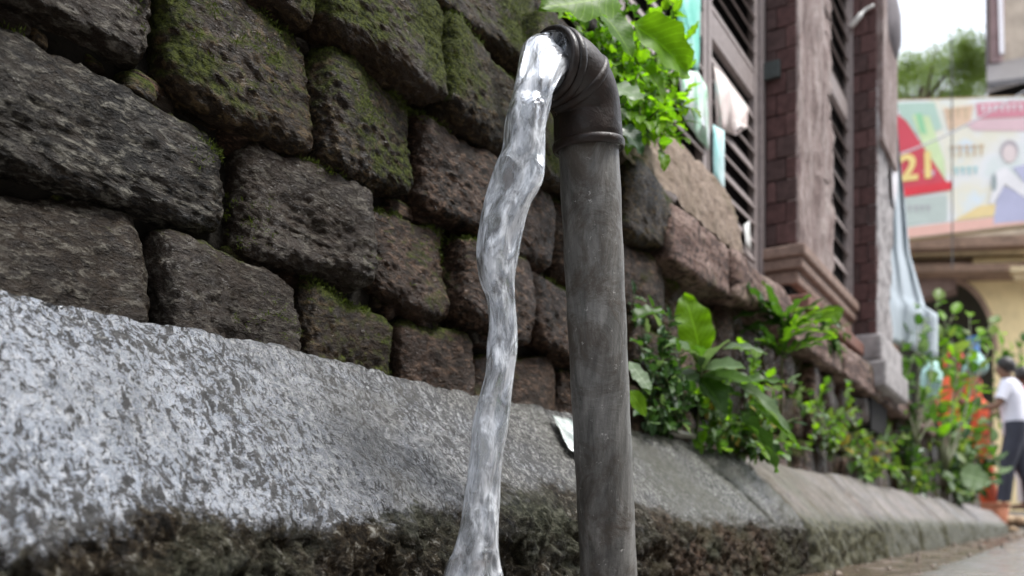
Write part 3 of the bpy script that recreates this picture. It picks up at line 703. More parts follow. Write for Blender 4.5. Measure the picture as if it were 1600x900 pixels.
P14 = stem_plant('wall_creeper', 'dark green creeper hugging the lower wall between yellow creeper and kerbside bush', 'creeper', kb(1420,-.575,.24),
    [W(a,c_,t) for a,c_,t in ((1400,650,3.9),(1420,660,4.1),(1430,700,4.2),(1440,740,4.4),(1400,730,3.8),(1415,610,4.0),(1460,690,4.8),(1385,640,3.7),(1445,640,4.5),(1470,730,4.8))], 'ovate', [M_leaf_fine,M_leaf,M_leaf_dark], .070, 14, .003, seed=25, droop=.7)
P9 = stem_plant('creeping_weed', 'weed with tiny leaves creeping over the foot of the wall left of the kerbside bush', 'weed', kb(1440,-.57,.24),
    [W(a,c_,t) for a,c_,t in ((1420,640,4.4),(1430,680,4.4),(1440,720,4.6),(1420,740,4.3),(1460,760,4.8),(1410,700,4.1),(1450,650,4.7))], 'small', [M_leaf_fine,M_leaf,M_leaf_dark], .06, 18, .003, seed=16)
P10 = stem_plant('tall_sapling', 'tall spindly sapling with whorls of pale leaves, leftmost in front of the pale hanging sheet', 'sapling', Vector((-.52,YP(1432,.52),.45)),
    [W(a,c_,t) for a,c_,t in ((1428,480,4.4),(1415,510,4.3),(1445,500,4.5),(1418,560,4.4),(1450,560,4.5),(1425,600,4.4),(1440,530,4.4))], 'ovate', [M_leaf_pale,M_leaf,M_leaf], .085, 8, .004, seed=17, droop=.5)
P11 = stem_plant('leafy_sapling', 'leafy sapling spreading before the dark archway, right of the spindly one', 'sapling', Vector((-.50,YP(1478,.50),.40)),
    [W(a,c_,t) for a,c_,t in ((1465,470,5.2),(1490,490,5.3),(1515,495,5.5),(1530,520,5.6),(1550,505,5.6),(1500,530,5.4),(1480,540,5.3),(1520,550,5.5),(1465,530,5.2),(1545,545,5.6),(1475,500,5.2),(1560,520,5.7))], 'ovate', [M_leaf,M_leaf_bright,M_leaf_fine], .11, 10, .005, seed=18, droop=.6)
P12 = stem_plant('round_shrub', 'low green shrub glimpsed above the white shirted man, by the yellow wall', 'shrub', Vector(W(1575,700,13.5)),
    [W(a,c_,13.5) for a,c_ in ((1550,545),(1565,540),(1580,550),(1555,560),(1572,560),(1592,545),(1598,535))], 'ovate', [M_leaf_bright,M_leaf], .2, 8, .01, seed=19)

# kerb oddments
M_plastic = NT('crumpled clear film'); n = M_plastic; M_plastic = n.set(col=n.ramp(n.noise(60,4,.7),[(.4,(.28,.34,.32)),(.6,(.62,.66,.62))]), rough=.15, nor=n.bump(n.noise(70,5,.7),.8,.004), trans=.25)
a, b_, c_, d_ = W(868,640,1.155), W(905,668,1.11), W(915,722,.99), W(872,682,1.05)
def slope_pt(px, py):                       # where a line of sight meets the kerb's sloped face, a little proud
    u = (px-800)/1400; v = (820-py)/1400; d = Vector((-S+u*Cc, Cc+u*S, v))
    # plane: z-.252 = (-1.03)*(x+.575)
    t = (.252+.014-CZ-1.03*.575)/(v+1.03*d.x) if abs(v+1.03*d.x) > 1e-6 else 1
    return Vector((0,0,CZ))+d*t
cn = [slope_pt(862,650), slope_pt(905,662), slope_pt(925,735), slope_pt(885,700)]
vs, fs = [], []; N_ = 12
for layer in (0,1):
    for j in range(N_+1):
        for i in range(N_+1):
            s, t = i/N_, j/N_; p = cn[0].lerp(cn[1],s).lerp(cn[3].lerp(cn[2],s),t)
            vs.append(p+Vector((.7,0,.7))*(.003*noise.noise(p*70)+.002-layer*.0008))
m_ = N_+1
for layer in (0,1):
    o_ = layer*m_*m_
    for j in range(N_):
        for i in range(N_):
            q = (o_+j*m_+i,o_+j*m_+i+1,o_+(j+1)*m_+i+1,o_+(j+1)*m_+i); fs.append(q if layer == 0 else q[::-1])
bd = [i for i in range(m_)]+[j*m_+N_ for j in range(1,m_)]+[N_*m_+i for i in range(N_-1,-1,-1)]+[j*m_ for j in range(N_-1,0,-1)]
fs += [(bd[i], bd[i]+m_*m_, bd[(i+1)%len(bd)]+m_*m_, bd[(i+1)%len(bd)]) for i in range(len(bd))]
tag(mesh('film_scrap', vs, fs, M_plastic, None, True), 'scrap of clear crumpled film stuck to the kerb just left of the pipe', 'litter')
bm = bmesh.new(); bmesh.ops.create_icosphere(bm, subdivisions=3, radius=1)
pc = W(1062,690,1.62)
for v in bm.verts: v.co = Vector((v.co.x*.014, v.co.y*.055, v.co.z*.006))*(1+.3*noise.noise(v.co*2)) + Vector((-.575, YP(1068,.575), .262))
me = bpy.data.meshes.new('stone_chip'); bm.to_mesh(me); bm.free()
tag(link('stone_chip', me, simple('pale lime stone', (.5,.49,.44), .6, .25, 50), None, True), 'flat pale stone chip lying on the kerb top below the plants', 'stone')

# ------------------------------------------------------------------ old building with shutters
bld = tag(empty('old_shuttered_building', (-.8,2.6,.6)), 'old building with grey louvred shutters and peeling pink plaster above the stone wall', 'building')
D1, D2, D3 = .75, .647, .558
Y0, Y1, Y2, Y3 = YP(1040,D1), YP(1190,D1), YP(1330,D2), YP(1394,.558)
ZT = 3.2
M_shut = simple('grey lilac painted wood', (.30,.255,.245), .6, .22, 45, .3, .004)
n = NT('peeling pink plaster'); f = n.noise(9,7,.7,co=n.mapping((1,1.6,.55),(R(-25),0,0)),dist=.8); f2 = n.noise(60,6,.7)
cc = n.ramp(f, [(.33,(.14,.095,.085)),(.48,(.27,.20,.185)),(.60,(.42,.35,.33)),(.7,(.30,.25,.22))])
cc = n.mix(n.ramp(f2,[(.35,.6),(.5,0)]), cc, (.10,.07,.06))
M_plaster = n.set(col=cc, rough=.85, nor=n.bump(n.math('ADD',f,n.math('MULTIPLY',f2,.4)),.9,.02))
M_brick = [simple('dark red brick %s' % w, c, .75, .35, 50, .5, .006) for w, c in (('deep',(.095,.050,.047)),('mid',(.12,.066,.062)),('brown',(.085,.053,.050)))]
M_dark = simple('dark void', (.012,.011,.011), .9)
M_wallgrey = simple('grey render', (.26,.23,.22), .8, .25, 20)
MB().box((-1.3,1.45,.62),(-D1-.03,Y1+.6,ZT)).build('wall', M_wallgrey, bld)
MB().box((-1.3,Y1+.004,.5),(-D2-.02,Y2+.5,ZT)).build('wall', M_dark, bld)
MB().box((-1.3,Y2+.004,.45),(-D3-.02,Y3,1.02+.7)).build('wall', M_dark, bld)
def shutter(y0, y1, z0, z1, x, rails, pitch, parent, mat=M_shut, stile=.03, th=.022):
    sh = empty('shutter', (x,(y0+y1)/2,z0)); sh.parent = parent; sh.matrix_parent_inverse = world_of(parent).inverted()
    mb = MB(); mb.box((x-th,y0,z0),(x,y0+stile,z1)); mb.box((x-th,y1-stile,z0),(x,y1,z1))
    zs = [z0]+rails+[z1]
    for i, r in enumerate(zs):
        h = .035 if 0 < i < len(zs)-1 else .02
        a, b = (r-h, r+h) if 0 < i < len(zs)-1 else ((r, r+.045) if i == 0 else (r-.045, r))
        mb.box((x-th+.001,y0+stile,a),(x-.002,y1-stile,b))
    mb.build('frame', mat, sh, bevel=.0015)
    proto = None
    for za, zb in zip(zs, zs[1:]):
        z = za+.055
        while z < zb-.05:
            if proto is None:
                vs = []; 
                for yy_ in (y0+stile+.001, y1-stile-.001):
                    for dx, dz in ((0,-.022),(.0035,-.020),(-.016,.018),(-.0195,.016)): vs.append((dx-.001, yy_-(y0+y1)/2, dz))
                me = bpy.data.meshes.new('slat'); me.from_pydata(vs, [], [(0,1,2,3),(7,6,5,4),(0,4,5,1),(1,5,6,2),(2,6,7,3),(3,7,4,0)]); me.materials.append(mat); proto = me
            o = bpy.data.objects.new('slat', proto); col.objects.link(o); o.parent = sh; o.location = (random.uniform(-.001,.001),0,z-z0); o.rotation_euler = (random.uniform(-.008,.008),random.uniform(-.12,.12),0)
            z += pitch
    return sh
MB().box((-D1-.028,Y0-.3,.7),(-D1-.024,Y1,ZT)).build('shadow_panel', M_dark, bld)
ym = YP(1106,D1)
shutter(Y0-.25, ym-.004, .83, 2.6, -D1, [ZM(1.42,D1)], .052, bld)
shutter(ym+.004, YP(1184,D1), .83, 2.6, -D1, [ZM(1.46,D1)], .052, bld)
MB().box((-D1-.02,YP(1184,D1)+.003,.72),(-D1+.012,Y1-.001,2.8)).build('door_post', M_shut, bld, bevel=.002)
def brick_return(y, x0, x1, z0, z1, h=.064):
    proto = [None]*3; z = z0; k = 0
    MB().box((x0-.01,y+.012,z0),(x1-.012,y+.05,z1)).build('mortar', simple('brick mortar',(.07,.045,.042),.9), bld)
    while z < z1:
        cuts = [x0, x0+(x1-x0)*(.35 if k % 2 else .66), x1]
        for a, b in zip(cuts, cuts[1:]):
            mb = MB(); mb.box((a+.001,y-random.uniform(0,.005),z+.0015),(b-.001,y+.05,z+h-.0025), .001)
            mb.build('brick', random.choice(M_brick), bld, bevel=.002)
        z += h; k += 1
brick_return(Y1, -D1+.013, -D2-.001, .86, 2.4)
brick_return(Y2, -D2+.001, -D3-.001, .78, 2.0, .07)
def rough_panel(y0,y1,z0,z1,x,mat,name='plaster',ny=50,nz=90,amp=.012,parent=None,th=.03,ragged=0):
    vs = []; 
    for k in range(nz+1):
        for j in range(ny+1):
            y = y0+(y1-y0)*j/ny; z = z0+(z1-z0)*k/nz; p = Vector((x,y,z)); d = amp*fr(Vector((x,y*9,z*5)))+amp*.3*fr(p*50)
            if ragged and j == ny: y += ragged*noise.noise(Vector((0,0,z*18)))
            vs.append((x+d,y,z))
    m_ = ny+1; fs = [(k*m_+j,k*m_+j+1,(k+1)*m_+j+1,(k+1)*m_+j) for k in range(nz) for j in range(ny)]
    bd = list(range(m_))+[k*m_+ny for k in range(1,nz+1)]+[nz*m_+j for j in range(ny-1,-1,-1)]+[k*m_ for k in range(nz-1,0,-1)]
    o_ = len(vs); vs += [(x-th, vs[i][1], vs[i][2]) for i in bd]
    fs += [(bd[i], o_+i, o_+(i+1)%len(bd), bd[(i+1)%len(bd)]) for i in range(len(bd))]
    return mesh(name, vs, fs, mat, parent or bld, True)
ys_ = YP(1300,D2)
rough_panel(Y1+.002, ys_, ZM(1.05,D2), 2.5, -D2+.002, M_plaster, ragged=.05)
shutter(ys_-.12, Y2-.02, ZM(1.06,D2), 2.3, -D2-.004, [ZM(2.0,D2)], .075, bld, stile=.02)
MB().box((-D2-.02,Y2-.018,.8),(-D2+.008,Y2-.002,2.5)).build('door_post', M_shut, bld, bevel=.002)
# moulded base of the projecting bay: stepped profile round the corner
M_mould = simple('worn brown render', (.27,.19,.155), .75, .35, 30, .5, .01)
M_reddish = simple('reddish stone slab', (.23,.12,.095), .7, .35, 25, .5, .01)
mb = MB()
for (za, zb, pr) in ((ZM(1.03,D2),ZM(1.075,D2),.030),(ZM(.985,D2),ZM(1.03,D2)-.001,.020),(ZM(.93,D2),ZM(.985,D2)-.001,.006)):
    mb.box((-1.1,Y1-pr,za),(-D2+pr,Y2-.002,zb))
mb.build('moulding', M_mould, bld, bevel=.006)
MB().box((-1.1,Y1-.05,ZM(.88,.60)),(-.60,Y2+.1,ZM(.985,.60)-.03)).build('ledge', M_reddish, bld, bevel=.006)
MB().box((-1.1,Y1-.02,.5),(-.64,Y2+.4,ZM(.88,.60)-.002)).build('plinth', M_mould, bld)
# third bay: white flaking pier, its foot and the rounded bracket overhead
M_white = simple('flaking whitewash', (.36,.34,.34), .75, .45, 18, .6, .012)
rough_panel(Y2+.003, Y3-.004, .80, 1.72, -D3, M_white, amp=.014)
mb = MB(); mb.box((-.9,Y2-.02,.60),(-D3+.035,Y2+.55,.70)); mb.box((-.9,Y2-.01,.701),(-D3+.018,Y2+.5,.80)); mb.build('pier_foot', M_white, bld, bevel=.012)
pts, rd = [], []
pr = [(1386,-60,.03),(1386,0,.045),(1390,40,.07),(1396,75,.072),(1388,95,.05),(1380,106,.02)]
cb_ = [ (Vector((-D3-.01, 3.72, W(1390,p[1],3.55).z)), p[2]*.8) for p in pr]
vs, fs = loft([(c, r, .16) for c, r in cb_], 24); 
mesh('bracket', vs, fs, simple('grey bracket stone',(.20,.18,.19),.7,.25,20), bld, True)
MB().box((-1.0,Y2+.01,ZM(2.15,D3)),(-D3+.02,Y3,3.0)).build('upper_wall', M_plaster, bld)
mb = MB(); mb.add(*loft([((-D1+.02,YP(1200,.70)-.12,0),.001,.001)]*2,4))
# name plate and bits on the brick return
pl = MB(); pl.box((-.762,Y1-.022,ZM(1.56,.72)),(-.692,Y1-.006,ZM(1.62,.72))); 
tag(pl.build('wall_plate', simple('dark green plate',(.05,.062,.06),.45,.3,60), None, bevel=.002), 'small dark grey green plate fixed to the brick return beside the shutter', 'plate')
# lamp and white mark
cl = MB(); q = W(1318,92,3.55); cl.add(*tube(catmull([Vector((-D2+.004,Y2-.03,q.z-.02)),Vector((-D2+.03,Y2-.035,q.z)),Vector((-D2+.05,Y2-.02,q.z+.03)),Vector((-D2+.08,Y2-.01,q.z+.045))],5), [.010]*8+[.006]*8, 10))
tag(cl.build('wall_lamp', simple('white plastic',(.75,.75,.72),.4), None, True), 'small bent white lamp arm fixed high on the plaster bay', 'lamp')

rough_panel(-.9, 9.2, .12, .60, -.638, M_mortar, name='mortar', ny=700, nz=40, amp=.012, parent=wall)
# posters
def sheet_poly(name, pts, x, mat, label, cat, wob=.004, th=.0012, grid=14):
    """torn sheet lying on the plane x; pts are (px,py) on that plane"""
    P = []
    for px, py in pts:
        u = (px-800)/1400; t = (-x)/(S-u*Cc); P.append(W(px,py,t))
    bm = bmesh.new(); vs = [bm.verts.new(p) for p in P]; f = bm.faces.new(vs)
    bmesh.ops.triangulate(bm, faces=[f]); bmesh.ops.subdivide_edges(bm, edges=bm.edges[:], cuts=6, use_grid_fill=False)
    for v in bm.verts: v.co.x += wob*noise.noise(v.co*16)
    r = bmesh.ops.extrude_face_region(bm, geom=bm.faces[:])
    for v in [g for g in r['geom'] if isinstance(g, bmesh.types.BMVert)]: v.co.x += th
    bmesh.ops.recalc_face_normals(bm, faces=bm.faces[:])
    me = bpy.data.meshes.new(name); bm.to_mesh(me); bm.free()
    return tag(link(name, me, mat, None, True), label, cat)
def paper(name, cols, scale=14):
    n = NT(name); f = n.noise(scale,4,.6,co=n.mapping((1,1.6,.8)),dist=.5)
    k = len(cols); return n.set(col=n.ramp(f, [(.3+.4*i/(k-1), c) for i, c in enumerate(cols)]), rough=.55, nor=n.bump(n.noise(40,4,.6),.4,.004))
sheet_poly('torn_poster', [(1058,-30),(1094,-30),(1093,80),(1090,112),(1062,90)], -D1+.004, paper('teal print',[(.10,.55,.42),(.22,.70,.58),(.45,.78,.72)]), 'teal green poster at the shutter edge behind the big leaf', 'poster')
sheet_poly('torn_poster', [(1116,102),(1140,130),(1168,170),(1168,198),(1147,186),(1148,212),(1130,204),(1118,200)], -D1+.005, paper('faded print',[(.55,.75,.72),(.72,.66,.60),(.74,.60,.58),(.80,.78,.74)],22), 'torn faded paper poster with a ragged triangular top on the shutter', 'poster')
sheet_poly('torn_poster', [(1113,195),(1131,205),(1131,300),(1115,290)], -D1+.0075, paper('pale cyan print',[(.28,.62,.60),(.50,.74,.74),(.70,.82,.84)]), 'narrow cyan strip of poster below the ragged triangular one', 'poster')
sheet_poly('torn_poster', [(1060,108),(1088,112),(1105,135),(1108,235),(1090,215),(1066,180)], -D1+.006, paper('green white print',[(.66,.70,.70),(.30,.62,.40),(.75,.78,.78),(.60,.68,.75)],20), 'crumpled white and green poster piece just right of the leafy shrub', 'poster')
sheet_poly('torn_poster', [(1162,352),(1170,345),(1173,395),(1165,385)], -D1+.005, paper('white scrap',[(.7,.72,.7),(.8,.8,.78)]), 'tiny white paper scrap low on the shutter', 'poster')
sheet_poly('torn_poster', [(1378,110),(1388,120),(1400,170),(1403,300),(1396,330),(1388,210)], -D3+.006, paper('white pink print',[(.75,.72,.74),(.82,.80,.84),(.72,.60,.62)]), 'tall white and pink poster on the far pier below the bracket', 'poster')
# pale sheet hanging outwards from the last bay
n = NT('pale blue sheet'); f = n.noise(6,4,.6,co=n.mapping((1,5,.4)))
M_sheet = n.set(col=n.ramp(f,[(.35,(.26,.32,.36)),(.6,(.46,.52,.57)),(.7,(.42,.52,.49))]), rough=.6)
vs, fs = [], []; nu, nv = 26, 34
for k in range(nv+1):
    t = k/nv; yc = 170+t*360
    right = 1400 + (20*t/.58 if t < .58 else 20+ (t-.58)/.42*48)
    if t > .8: right = 1464
    left = 1372+ 6*t
    for j in range(nu+1):
        s = j/nu; px = left+(right-left)*s; dep = 3.85+1.0*s*(.3+t*.7)+.05*math.sin(s*16+t*3)
        vs.append(W(px, yc+30*s*t, dep))
m_ = nu+1; fs = [(k*m_+j,k*m_+j+1,(k+1)*m_+j+1,(k+1)*m_+j) for k in range(nv) for j in range(nu)]
o = mesh('hanging_sheet', vs, fs, M_sheet, None, True); md = o.modifiers.new('thick','SOLIDIFY'); md.thickness = .004
tag(o, 'pale blue white sheet hanging loose from the last bay, above the saplings', 'sheet')

# ------------------------------------------------------------------ far end of the street
yb = tag(empty('yellow_building', W(1500,800,19)), 'cream yellow building with a dark archway and brown cornice closing the street', 'building')
def fdir(px, t): return W(px,820,t)
M_yel = simple('cream yellow wash', (.72,.58,.33), .75, .12, 3, .2, .02)
M_brn = simple('brown weathered cornice', (.25,.17,.13), .8, .35, 4, .4, .03)
M_cream2 = simple('dirty cream moulding', (.52,.42,.27), .8, .25, 5, .3, .02)
T = 17.5
def PF(px, py, back=0): return W(px, py, T+back)
# wall with arch opening, built as a strip mesh round the arch
ac = (1478, 548); ar = 74
out_ = []
def wall_with_arch():
    vs, fs = [], []
    left, right, top, bot = 1350, 1760, 395, 800
    K_ = 28; arc = [(ac[0]-ar*math.cos(math.pi*i/K_), ac[1]-ar*1.45*math.sin(math.pi*i/K_)) for i in range(K_+1)]
    inner = [(arc[0][0],bot)]+arc+[(arc[-1][0],bot)]
    n_ = len(inner); outer = []
    for i,(x,y) in enumerate(inner):
        if i == 0: outer.append((left,bot))
        elif i == n_-1: outer.append((right,bot))
        else:
            t = (i-1)/(n_-3)
            if t < .2: outer.append((left, bot+(top-bot)*(.55+.45*t/.2)))
            elif t <= .8: outer.append((left+(right-left)*(t-.2)/.6, top))
            else: outer.append((right, top+(bot-top)*(.45*(t-.8)/.2)))
    for dz in (0, .5):
        for x,y in inner: vs.append(PF(x,y,dz))
        for x,y in outer: vs.append(PF(x,y,dz))
    for i in range(n_-1):
        fs.append((i,i+1,n_+i+1,n_+i)); fs.append((i, 2*n_+i, 2*n_+i+1, i+1)); fs.append((2*n_+i, 3*n_+i, 3*n_+i+1, 2*n_+i+1)); fs.append((n_+i,n_+i+1,3*n_+i+1,3*n_+i))
    mesh('wall', vs, fs, M_yel, yb)
    # arch rim
    v2, f2 = [], []
    for i,(x,y) in enumerate(arc):
        dx, dy = (x-ac[0]), (y-ac[1]); s = 1.10
        for (q, dz) in (((x,y),-.12),((ac[0]+dx*s,ac[1]+dy*s),-.12),((ac[0]+dx*s,ac[1]+dy*s),.1),((x,y),.1)): v2.append(PF(q[0],q[1],dz))
    for i in range(len(arc)-1):
        for j in range(4): f2.append((i*4+j,i*4+(j+1)%4,(i+1)*4+(j+1)%4,(i+1)*4+j))
    mesh('arch_rim', v2, f2, M_brn, yb)
wall_with_arch()
mesh('dark_interior', [PF(1380,840,1.6),PF(1580,840,1.6),PF(1580,400,1.6),PF(1380,400,1.6),PF(1380,840,2),PF(1580,840,2),PF(1580,400,2),PF(1380,400,2)],
     [(0,1,2,3),(7,6,5,4),(0,4,5,1),(1,5,6,2),(2,6,7,3),(3,7,4,0)], simple('dim interior',(.05,.05,.045),.9), yb)
def slab(px0,px1,py0,py1,f,b,mat,name,parent,py0r=None,py1r=None):
    py0r = py0 if py0r is None else py0r; py1r = py1 if py1r is None else py1r
    c = [(px0,py1),(px1,py1r),(px1,py0r),(px0,py0)]
    vs = [PF(x,y,f) for x,y in c]
    nvec = Vector((0,b-f,0)); vs += [v+nvec for v in vs]
    o = mesh(name, vs, [(0,1,2,3),(7,6,5,4),(0,4,5,1),(1,5,6,2),(2,6,7,3),(3,7,4,0)], mat, parent); return o
slab(1340,1760,376,392,-.9,.4,M_brn,'cornice',yb,360,376)
slab(1340,1760,392,402,-.6,.4,M_cream2,'cornice',yb,378,392)
slab(1340,1760,402,414,-.25,.4,M_brn,'frieze',yb,394,404)
slab(1340,1760,414,426,-.7,.4,M_brn,'cornice',yb,408,420)
slab(1418,1492,402,470,-.2,.3,simple('stained wall',(.20,.14,.125),.8,.3,3),'stained_panel',yb,402,452)
slab(1520,1760,400,412,-.35,.0,M_yel,'panel',yb,388,402)
for i in range(4):
    x0 = 1578+i*55; slab(x0,x0+40,416,424,-1.1,-.7,M_cream2,'bracket',yb); slab(x0+6,x0+32,425,436,-.95,-.7,M_cream2,'bracket',yb)
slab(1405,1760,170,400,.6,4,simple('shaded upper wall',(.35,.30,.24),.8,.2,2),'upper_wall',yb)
# banner
bn = tag(empty('banner', W(1500,370,15.6)), 'large printed street banner with a red triangle reading 21, under the trees', 'banner')
A_, B_, C_, D_ = W(1385,376,15.7), W(1720,336,14.7), W(1720,148,14.7), W(1385,158,15.7)
fnr = ((B_-A_).cross(D_-A_)).normalized()
if fnr.dot(FW) > 0: fnr = -fnr
def BP(px, py, lift=0):
    """point of the banner sheet seen at that place, lifted off by layers of print"""
    u = (px-800)/1400; v = (820-py)/1400; d = Vector((-S+u*Cc, Cc+u*S, v)); o_ = Vector((0,0,CZ))
    t = (A_-o_).dot(fnr)/d.dot(fnr); return o_+d*t+fnr*lift
def bpoly(name, pts, mat, lift, parent=None, thick=.004):
    P = [BP(x,y,lift) for x,y in pts]; k = len(P); vs = P+[p-fnr*thick for p in P]
    fs = [tuple(range(k)), tuple(range(2*k-1,k-1,-1))]+[(i,k+i,k+(i+1)%k,(i+1)%k) for i in range(k)]
    return mesh(name, vs, fs, mat, parent or bn)
def ink(name, c, var=.08):
    c = tuple(x*.80+.13 for x in c) if 'red' not in name else c  # all but the reds lightened: sun fading plus background haze mixed into the colour
    return simple(name, c, .5, var, 3, .02)
n = NT('washed out print'); f = n.noise(1.1,3,.5)
M_bsheet = n.set(col=n.ramp(f,[(.35,(.62,.72,.66)),(.5,(.80,.80,.80)),(.62,(.80,.76,.62)),(.7,(.70,.78,.84))]), rough=.5)
bpoly('sheet', [(1385,376),(1720,336),(1720,148),(1385,158)], M_bsheet, 0, thick=.03)
bpoly('printed_patch', [(1400,162),(1460,160),(1472,200),(1440,215),(1418,200)], ink('mint ink',(.42,.62,.50)), .010)
bpoly('printed_patch', [(1425,180),(1452,182),(1475,250),(1478,290),(1450,250)], ink('lime ink',(.62,.78,.38)), .015)
bpoly('printed_patch', [(1430,178),(1440,178),(1448,210),(1438,208)], ink('green ink',(.22,.62,.28)), .020)
bpoly('red_triangle', [(1396,175),(1416,190),(1486,296),(1405,308)], ink('red ink',(.62,.06,.09)), .025)
bpoly('red_triangle', [(1402,296),(1486,284),(1486,297),(1406,309)], ink('bright red ink',(.72,.03,.05)), .030)
bpoly('printed_patch', [(1525,162),(1720,152),(1720,178),(1528,186)], ink('crimson ink',(.68,.16,.24)), .012)
bpoly('printed_patch', [(1500,188),(1720,182),(1720,206),(1522,204)], ink('pink ink',(.76,.48,.52)), .010)
bpoly('printed_patch', [(1407,357),(1600,334),(1720,322),(1720,336),(1407,373)], ink('salmon ink',(.82,.42,.32)), .014)
bpoly('printed_patch', [(1490,345),(1530,322),(1560,318),(1552,338)], ink('orange yellow ink',(.84,.62,.22)), .012)
bpoly('printed_patch', [(1412,312),(1480,304),(1480,345),(1412,352)], ink('grey green ink',(.48,.56,.50)), .010)
bpoly('printed_patch', [(1474,170),(1522,164),(1516,190),(1482,205)], ink('orange ink',(.78,.52,.32)), .011)
# illegible lettering strokes, the numerals 21 and the figure
rn = random.Random(9)
def strokes(x0,x1,y,h,n_,mat,lift,slope=-.04):
    for i in range(n_):
        x = x0+(x1-x0)*i/n_; w = (x1-x0)/n_*.72; y_ = y+(x-x0)*slope
        mbp = [(x,y_),(x+w,y_),(x+w,y_+h*.25),(x+w*.75,y_+h*.28),(x+w*rn.uniform(.7,.95),y_+h),(x+w*.35,y_+h*rn.uniform(.8,1)),(x+w*.4,y_+h*.3),(x,y_+h*.22)]
        bpoly('lettering', mbp, mat, lift)
M_wink = ink('white ink',(.85,.82,.83)); M_gink = ink('dull gold ink',(.60,.42,.22)); M_tink = ink('teal ink',(.30,.60,.62)); M_dink = ink('pale grey ink',(.42,.40,.42))
strokes(1532,1600,166,10,7,M_wink,.020); strokes(1604,1700,162,10,9,M_wink,.020)
strokes(1484,1540,228,18,5,M_gink,.018); strokes(1490,1530,262,12,4,M_tink,.018); strokes(1480,1516,170,16,3,M_gink,.022)
strokes(1442,1464,268,9,2,ink('lilac ink',(.66,.45,.60)),.032); strokes(1418,1456,322,10,4,M_dink,.018)
def text_mesh(body, size):
    cu = bpy.data.curves.new('t','FONT'); cu.body = body; cu.size = size; cu.extrude = .006; cu.offset = .02
    to = bpy.data.objects.new('t', cu); col.objects.link(to); dg = bpy.context.evaluated_depsgraph_get()
    me = bpy.data.meshes.new_from_object(to.evaluated_get(dg)); bpy.data.objects.remove(to); bpy.data.curves.remove(cu); return me
me = text_mesh('21', .62); o = link('numerals', me, ink('yellow ink',(.90,.66,.14)), bn)
xa = (BP(1450,270)-BP(1405,276)).normalized(); ya = fnr.cross(xa).normalized()
if ya.z < 0: ya = -ya
m = Matrix((xa,ya,xa.cross(ya))).transposed().to_4x4(); m.translation = BP(1404,284,.038); o.matrix_world = m
o.matrix_parent_inverse = world_of(bn).inverted(); o.matrix_basis = m
skinp = ink('skin ink',(.70,.50,.44)); 
def ell(cx,cy,rx,ry,k=20): return [(cx+rx*math.cos(2*math.pi*i/k), cy-ry*math.sin(2*math.pi*i/k)) for i in range(k)]
bpoly('printed_figure', ell(1577,236,14,17), ink('grey hair ink',(.40,.34,.36)), .018)
bpoly('printed_figure', ell(1577,241,11,14), ink('pale skin ink',(.76,.62,.60)), .022)
bpoly('printed_figure', [(1552,350),(1556,318),(1566,290),(1590,300),(1625,330),(1625,344)], ink('lilac cloth ink',(.42,.42,.62)), .016)
bpoly('printed_figure', [(1582,262),(1600,258),(1640,262),(1640,320),(1612,300)], ink('blue lilac ink',(.48,.48,.68)), .017)
bpoly('printed_figure', [(1556,268),(1570,262),(1640,320),(1640,336),(1570,288),(1552,320),(1546,318)], M_wink, .024)
bpoly('printed_figure', ell(1553,286,4,14), ink('dark grey ink',(.22,.28,.28)), .026)
mb = MB()
for a_, b2 in (((1385,156),(1720,146)),((1385,378),(1720,338)),((1385,156),(1385,378)),((1487,158),(1487,366))):
    mb.add(*tube([BP(*a_, -.06), BP(*b2, -.06)], .03, 6))
mb.build('frame', simple('bamboo', (.30,.22,.13), .7), bn)
# brown base building
# upper right building with tin awning
ub = tag(empty('tall_grey_building', W(1620,800,21)), 'weathered grey building with a dark tin awning at the upper right', 'building')
def slab2(pts, t, dep, mat, name):
    vs = [W(x,y,t) for x,y in pts]; k = len(vs); vs += [v+Vector((0,dep,0)) for v in vs]
    return mesh(name, vs, [tuple(range(k)), tuple(range(2*k-1,k-1,-1))]+[(i,k+i,k+(i+1)%k,(i+1)%k) for i in range(k)], mat, ub)
slab2([(1546,300),(1760,300),(1760,-160),(1538,-160),(1540,60)], 20.5, 5, simple('weathered beige render',(.40,.34,.28),.85,.25,2,.3,.05), 'wall')
slab2([(1548,98),(1566,96),(1572,-100),(1546,-100)], 20.3, .19, simple('pinkish stained render',(.34,.24,.24),.85,.25,2), 'pilaster')
slab2([(1562,84),(1569,82),(1564,-100),(1557,-100)], 20.2, .09, simple('white drain pipe paint',(.74,.72,.76),.6), 'drain_pipe')
slab2([(1540,104),(1544,104),(1543,-100),(1539,-100)], 20.2, .2, simple('dark trim',(.12,.10,.11),.8), 'corner_trim')
vs = [W(1542,128,18.5),W(1760,100,18.5),W(1760,60,20.4),W(1542,100,20.4)]; vs += [v-Vector((0,0,.12)) for v in vs]
mesh('tin_awning', vs, [(3,2,1,0),(4,5,6,7),(0,1,5,4),(1,2,6,5),(2,3,7,6),(3,0,4,7)], simple('rusty dark tin',(.075,.07,.075),.5,.3,6), ub)
slab2([(1546,152),(1760,152),(1760,112),(1546,128)], 20.1, .3, M_dark, 'window_band')
mb = MB(); mb.add(*tube([W(1545,142,18.6),W(1700,100,18.6)], .035, 6)); mb.build('awning_rail', simple('grey rail',(.35,.34,.36),.5), ub)
